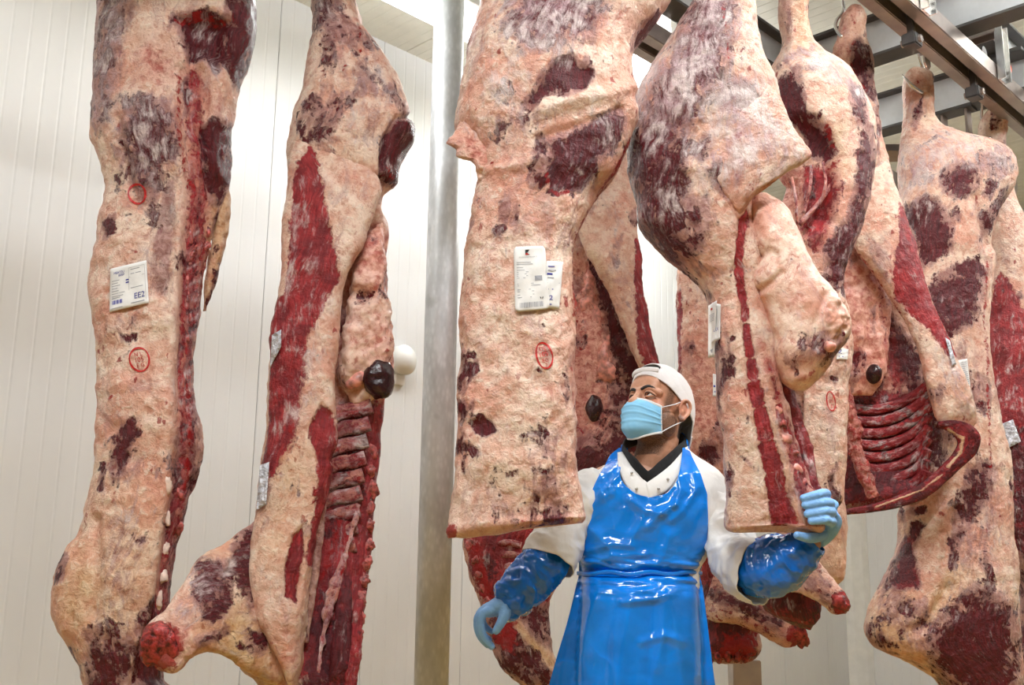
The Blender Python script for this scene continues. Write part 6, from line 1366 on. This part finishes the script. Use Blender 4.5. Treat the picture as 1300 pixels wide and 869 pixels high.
# ---- coat, shirt collar
def folds(*fs): return [('h', h_, S(w_, *pts), sft) for h_, w_, sft, pts in fs]
COAT = [(566, 806, 870, .06, .03), (577, 792, 882, .075, .02), (588, 772, 900, .09, .01), (600, 750, 915, .105, 0), (618, 736, 926, .12, 0), (645, 732, 922, .125, 0), (685, 733, 906, .12, 0), (725, 739, 886, .115, 0), (760, 737, 888, .12, 0), (820, 732, 893, .125, 0), (880, 730, 894, .13, 0), (1000, 726, 898, .135, 0), (1060, 724, 900, .135, 0)]
coat = flesh('coat', COAT, YM, MAN, [('h', -.075, PG((790, 540), (872, 540), (868, 568), (846, 592), (823, 612), (802, 592)), 5)] + folds((.010, 4, 8, ((905, 690), (885, 720), (880, 760))), (-.010, 3, 6, ((915, 660), (893, 700))), (.008, 3, 6, ((745, 660), (760, 700)))), None, nu=90, nv=150, n=2.2, lump=.010, fine=.002, mat=M_COAT, seed=3.3)
coat['label'] = 'white cotton work coat'
def sleeve(name, pts, rad, mat, nu=40, nv=60, wr=.006, fr=30, label=None, end_ring=True, parent=MAN):
    g = tube_grid(np.array(pts), rad, nu, nv)
    n_ = grid_normals(g); c = g.mean(1, keepdims=True)
    if ((g - c) * n_).sum() < 0: n_ = -n_
    fl = g.reshape(-1, 3); g = g + n_ * (wr * (.6 - 1.6 * np.abs(fbm(fl * fr + 3.7, 3, 0.45))).reshape(nv, nu) * np.minimum(1, np.linspace(0, 1, nv) * 6)[:, None])[..., None]
    inner = g - n_ * .003
    V_ = np.concatenate([g.reshape(-1, 3), inner.reshape(-1, 3)]); n = nu * nv; q = grid_faces(nv, nu)
    j = np.arange(nu); j2 = (j + 1) % nu
    Fz = np.concatenate([q, q[:, ::-1] + n, np.stack([j2, j, j + n, j2 + n], -1), np.stack([(nv-1)*nu + j, (nv-1)*nu + j2, (nv-1)*nu + j2 + n, (nv-1)*nu + j + n], -1)])
    o = mesh_obj(name, V_, Fz, mat, parent)
    if label: o['label'] = label
    return o
sleeve('coat_sleeve', [P(782, 626, YM), P(752, 632, YM - .01), P(722, 660, YM - .05), P(704, 694, YM - .09), P(696, 715, YM - .11)], [[.070, .070], [.078, .080], [.072, .076], [.074, .074], [.078, .076]], M_COAT, 72, 110, .017, 15)
sleeve('coat_sleeve', [P(874, 624, YM), P(900, 634, YM), P(920, 668, YM - .03), P(932, 704, YM - .08), P(948, 719, YM - .13), P(966, 724, YM - .17)], [[.066, .066], [.076, .076], [.070, .070], [.070, .070], [.080, .080], [.092, .092]], M_COAT, 72, 130, .020, 15)
a1 = sleeve('sleeve_cover', [P(706, 694, YM - .09), P(690, 716, YM - .113), P(672, 736, YM - .125), P(657, 752, YM - .135), P(648, 764, YM - .14), P(645, 768, YM - .14)], [.056, .064, .064, .058, .052, .040], M_SLEEVE, 72, 120, .012, 26, 'blue plastic sleeve cover')
a2 = sleeve('sleeve_cover', [P(942, 718, YM - .12), P(964, 720, YM - .172), P(988, 715, YM - .20), P(1008, 705, YM - .225), P(1024, 694, YM - .24), P(1033, 686, YM - .25)], [.054, .078, .080, .064, .048, .034], M_SLEEVE, 72, 120, .012, 24, 'blue plastic sleeve cover')
v, f = limb([P(649, 763, YM - .14), P(645, 769, YM - .14)], [.047, .045], 24, 8); mesh_obj('elastic_cuff', np.array(v) + .003 * fbm(np.array(v) * 90, 2)[:, None], f, M_SLEEVE, a1)
# black collar: a stand-up ring that dips to a V in front
rg = [P(835, 556, YM + .085), P(800, 560, YM + .05), P(792, 570, YM + .005), P(805, 589, YM - .082), P(822, 606, YM - .112), P(840, 593, YM - .085), P(860, 575, YM - .04), P(870, 562, YM + .03), P(858, 556, YM + .075), P(838, 556, YM + .088)]
g = tube_grid(np.array(rg), [[.006, .019]] * 10, 12, 90); v, f = close_grid(g); sc = mesh_obj('undershirt_collar', v, f, M_BLACKC, MAN)
v, f = limb([P(823, 598, YM - .095), P(823, 609, YM - .098)], [.0022, .0022], 8); mesh_obj('zip', v, f, M_DARK, sc)
# coat facings that cross under the collar
def facing(pts_o, pts_i, name):
    n = len(pts_o); V_ = []
    A = hermite(np.arange(n), np.array(pts_o, float), np.linspace(0, n-1, 24)); B = hermite(np.arange(n), np.array(pts_i, float), np.linspace(0, n-1, 24))
    G = np.stack([A * (1-k) + B * k + np.array([0, -.006 * math.sin(math.pi * k), 0]) for k in np.linspace(0, 1, 8)], 1)
    vv = np.concatenate([G.reshape(-1, 3), (G + np.array([0, .005, 0])).reshape(-1, 3)]); m_ = 24 * 8; q = grid_faces(24, 8, False)
    ring = list(range(8)) + [j*8 + 7 for j in range(1, 24)] + [23*8 + i for i in range(6, -1, -1)] + [j*8 for j in range(22, 0, -1)]
    Fz = [tuple(x) for x in q] + [tuple(x[::-1] + m_) for x in q] + [(ring[k], ring[k-1], ring[k-1] + m_, ring[k] + m_) for k in range(len(ring))]
    return mesh_obj(name, vv, Fz, M_COAT, coat)
facing([P(784, 574, YM - .03), P(786, 596, YM - .10), P(800, 622, YM - .128), P(826, 636, YM - .134)], [P(790, 573, YM - .03), P(802, 592, YM - .085), P(815, 606, YM - .11), P(824, 614, YM - .122)], 'collar_facing')
facing([P(874, 566, YM - .0), P(866, 592, YM - .085), P(852, 618, YM - .122), P(824, 636, YM - .136)], [P(869, 568, YM - .01), P(853, 588, YM - .075), P(836, 602, YM - .108), P(820, 613, YM - .125)], 'collar_facing')
for x, y, d in ((802, 600, -.118), (808, 620, -.136), (836, 620, -.140), (848, 608, -.126)):
    v, f = ellipsoid(P(x, y, YM + d), (np.array([.0045, 0, 0]), np.array([0, .003, 0]), np.array([0, 0, .0045])), 14, 8); mesh_obj('snap_button', v, f, M_SNAP, coat)

# ---- apron
CR = np.array([(r[0], r[1], r[2], r[3], r[4]) for r in COAT], float)
def coat_front(px, py, lift):
    xl = np.interp(py, CR[:, 0], CR[:, 1]); xr = np.interp(py, CR[:, 0], CR[:, 2]); d = np.interp(py, CR[:, 0], CR[:, 3]); o = np.interp(py, CR[:, 0], CR[:, 4])
    q = np.clip(np.abs((px - (xl + xr) / 2) / ((xr - xl) / 2)), 0, 1.0)
    return YM + o - d * (1 - q ** 2.2) ** (1 / 2.2) - lift
def apron_patch(rows, nu, nv, lift=.016, k=None):
    R = np.array(rows, float)
    y = np.linspace(R[0, 0], R[-1, 0], nv); X = hermite(R[:, 0], R[:, 1:3], y)
    k = np.linspace(0, 1, nu) if k is None else k; px = X[:, :1] * (1-k) + X[:, 1:2] * k; py = np.repeat(y[:, None], nu, 1)
    YY = coat_front(px, py, lift)
    # film folds: gathers at the waist, creases fanning from the straps, long skirt folds
    Q = np.stack([px / 60, py / 60, np.zeros_like(px)], -1).reshape(-1, 3)
    def ridge(ax, ay, seed): return (1 - 3.2 * np.abs(fbm(np.stack([px.ravel() * ax[0] + py.ravel() * ax[1], px.ravel() * ay[0] + py.ravel() * ay[1], np.full(px.size, seed)], -1), 3))).reshape(px.shape)
    wst = np.exp(-((py - 728) / 22) ** 2)
    h = .010 * wst * (ridge((.012, .01), (-.02, .13), 3.1) - .5) - .014 * np.exp(-((py - 727) / 6) ** 2)
    h += .004 * np.exp(-((py - 655) / 60) ** 2) * (ridge((.022, .010), (.004, .020), 7.7) - .5)
    up = np.exp(-((py - 600) / 40) ** 2); h += .005 * up * (ridge((.05, -.02), (.006, .015), 9.1) - .5)
    h += .012 * smooth01((py - 740) / 80) * (ridge((.018, .001), (.001, .003), 1.7) - .3)
    h += .030 * smooth01((py - 732) / 30)
    pf = np.stack([px.ravel(), py.ravel()], -1)
    for hh, w_, sf, pts in CREASES:
        h += hh * (np.clip(1 - np.maximum(seg_dist(pf, pts, False)[0] - w_, 0) / sf, 0, 1) ** 1.5).reshape(px.shape)
    YY = YY - h
    return at_n(px, py, YY)
CREASES = [(.007, 1, 7, ((772, 584), (790, 580))), (.008, 1, 8, ((764, 606), (782, 592))), (.007, 1, 7, ((760, 628), (784, 604), (788, 596))), (.008, 1, 10, ((752, 640), (774, 626))), (.009, 1, 9, ((800, 634), (818, 648), (846, 652))), (.010, 1, 9, ((822, 668), (842, 648), (858, 640))),
    (.009, 1, 8, ((858, 640), (864, 622), (862, 606))), (.008, 1, 7, ((872, 640), (884, 622), (880, 600))), (.008, 1, 8, ((852, 660), (866, 648))), (.009, 1, 12, ((742, 664), (768, 688), (776, 702))), (.009, 1, 10, ((745, 700), (775, 690), (806, 694))), (.010, 1, 9, ((740, 716), (780, 706), (820, 704))),
    (.009, 1, 8, ((790, 722), (840, 712), (886, 720))), (.009, 1, 7, ((738, 736), (790, 738), (850, 733), (888, 738))), (.010, 1, 8, ((760, 748), (800, 752), (836, 746))), (.008, 1, 8, ((790, 764), (830, 760), (860, 748))), (.008, 1, 12, ((815, 660), (800, 690))), (.010, 1, 14, ((850, 680), (842, 706))),
    (.012, 2, 18, ((760, 752), (742, 800), (728, 869))), (.012, 2, 18, ((800, 760), (790, 820), (782, 880))), (.012, 2, 16, ((850, 756), (862, 820), (868, 880))), (.008, 1, 9, ((815, 815), (845, 806), (866, 814))), (-.010, 2, 16, ((828, 770), (826, 830), (824, 880)))]
def apron():
    main = [(631, 747, 898), (660, 741, 899), (690, 737, 897), (715, 735, 892), (727, 735, 889), (745, 731, 892), (790, 720, 898), (830, 708, 903), (869, 697, 908), (960, 676, 922), (1030, 664, 930)]
    ls = [(568, 786, 797), (575, 777, 797), (590, 768, 789), (600, 762, 787), (612, 756, 791), (621, 752, 800), (628, 749, 812), (631, 747, 825)]
    rs = [(562, 867, 874), (575, 866, 877), (590, 864, 884), (600, 862, 889), (612, 858, 893), (621, 851, 896), (628, 840, 898), (631, 825, 898)]
    V_, Fz = [], []
    for rows, nu, nv in ((main, 89, 200), (ls, 45, 50), (rs, 45, 50)):
        ks = (825 - 747) / (898 - 747)
        G = apron_patch(rows, nu, nv, .018, np.concatenate([np.linspace(0, ks, 45), np.linspace(ks, 1, 45)[1:]]) if rows is main else None)
        n0 = len(V_); n = nu * nv; Gi = G + np.array([0, .0025, 0])
        V_ += [tuple(x) for x in G.reshape(-1, 3)] + [tuple(x) for x in Gi.reshape(-1, 3)]; q = grid_faces(nv, nu, False) + n0
        ring = list(range(nu)) + [j*nu + nu-1 for j in range(1, nv)] + [(nv-1)*nu + i for i in range(nu-2, -1, -1)] + [j*nu for j in range(nv-2, 0, -1)]
        Fz += [tuple(x) for x in q] + [tuple(x[::-1] + n) for x in q] + [(ring[k]+n0, ring[k-1]+n0, ring[k-1] + n + n0, ring[k] + n + n0) for k in range(len(ring)) if not ((ring[k] // nu == ring[k-1] // nu) and (ring[k] // nu == (0 if rows is main else nv - 1)))]
    o = mesh_obj('apron', np.array(V_), Fz, M_APRON, MAN)
    bm = bmesh.new(); bm.from_mesh(o.data); bmesh.ops.remove_doubles(bm, verts=bm.verts, dist=2e-5); bm.to_mesh(o.data); bm.free()
    o['label'] = 'glossy blue disposable plastic apron'
    xs = np.linspace(733, 891, 18); 
    pts = [at(x, 727 + 1.5 * math.sin(x * .12), coat_front(x, 727, .020)) for x in xs]
    v, f = limb(pts, [[.002, .006]] * 18, 8, 60); mesh_obj('waist_tie', v, f, M_APRON, o)
    v, f = limb([at(872, 563, YM + .005), at(862, 552, YM + .08), at(835, 550, YM + .105), at(805, 556, YM + .07), at(790, 569, YM + .0)], [[.004, .012]] * 5, 10, 50); mesh_obj('neck_loop', v, f, M_APRON, o)
apron()

# ---- gloves
def glove(shells, label):
    o = remesh('glove', shells, 0.0026, 4, M_GLOVE, MAN); o['label'] = label
YH = YM - .145
def hp(x, y, d=0.0): return at(x, y, YH + d)
sh = [limb([hp(654, 760), hp(646, 765), hp(634, 769, -.002), hp(621, 774, -.002)], [[.028, .026], [.034, .029], [.037, .027], [.034, .021]], 20, 24)]
sh.append(limb([hp(643, 768, -.020), hp(641, 779, -.034), hp(636, 790, -.042), hp(630, 800, -.042)], [.020, .0165, .0135, .0110], 14))
for pts, r in (([(624, 774, -.026), (612, 780, -.034), (610, 796, -.036), (615, 810, -.030), (624, 820, -.024)], .0122), ([(618, 774, -.006), (608, 782, -.008), (607, 798, -.006), (612, 810, -.002), (619, 818, .000)], .0118),
               ([(617, 771, .014), (609, 779, .016), (609, 795, .020), (614, 806, .024), (621, 812, .026)], .0112), ([(619, 769, .032), (613, 777, .036), (613, 789, .042), (618, 797, .046), (624, 801, .046)], .0100)):
    sh.append(limb([hp(*q) for q in pts], [r * 1.12, r * 1.10, r, r * .95, r * .82], 14))
glove(sh, 'pale blue glove hanging loose')
YE = 2.92
def hq(x, y, Y): return at(x, y, Y)
sh = [limb([hq(1032, 688, YE + .06), hq(1043, 676, YE + .058), hq(1051, 660, YE + .05), hq(1052, 640, YE + .045)], [[.026, .026], [.026, .034], [.022, .040], [.018, .038]], 20, 24)]
for i, (kx, ky, tx, ty) in enumerate(((1048, 627, 1020, 632), (1053, 639, 1022, 641), (1055, 650, 1025, 652), (1055, 662, 1030, 661))):
    sh.append(limb([hq(kx - 4, ky + 2, YE + .045), hq(kx + 1, ky, YE - .005), hq(kx - 4, ky - 1, YE - .055), hq((kx + tx) / 2 + 4, (ky + ty) / 2 - 2, YE - .082), hq(tx, ty, YE - .080)], [.0135, .0135, .0132, .0125, .0105], 14, 36))
sh.append(limb([hq(1045, 676, YE + .05), hq(1036, 681, YE + .0), hq(1024, 682, YE - .035), hq(1012, 679, YE - .05)], [.018, .016, .0135, .011], 14))
glove(sh, 'pale blue glove gripping the cut end of the meat')

# ---- trousers and boots below the picture
for s in (-1, 1):
    x = MAN.location[0] + s * .10
    sleeve('trouser_leg', [(x - s * .02, YM + .01, P(814, 860)[2]), (x + s * .01, YM - .005, .50), (x + s * .02, YM + .01, .16)], [.080, .080, .075], M_TROUS, 28, 40, .008, 12)
    v, f = limb([(x + s * .02, YM + .015, .30), (x + s * .02, YM + .01, .10), (x + s * .025, YM - .03, .062), (x + s * .03, YM - .14, .050), (x + s * .03, YM - .19, .040)], [.062, .056, [.05, .058], [.050, .046], [.040, .034]], 20, 40)
    v = np.array(v); v[:, 2] = np.maximum(v[:, 2], 0.001); mesh_obj('boot', v, f, M_BOOT, MAN)
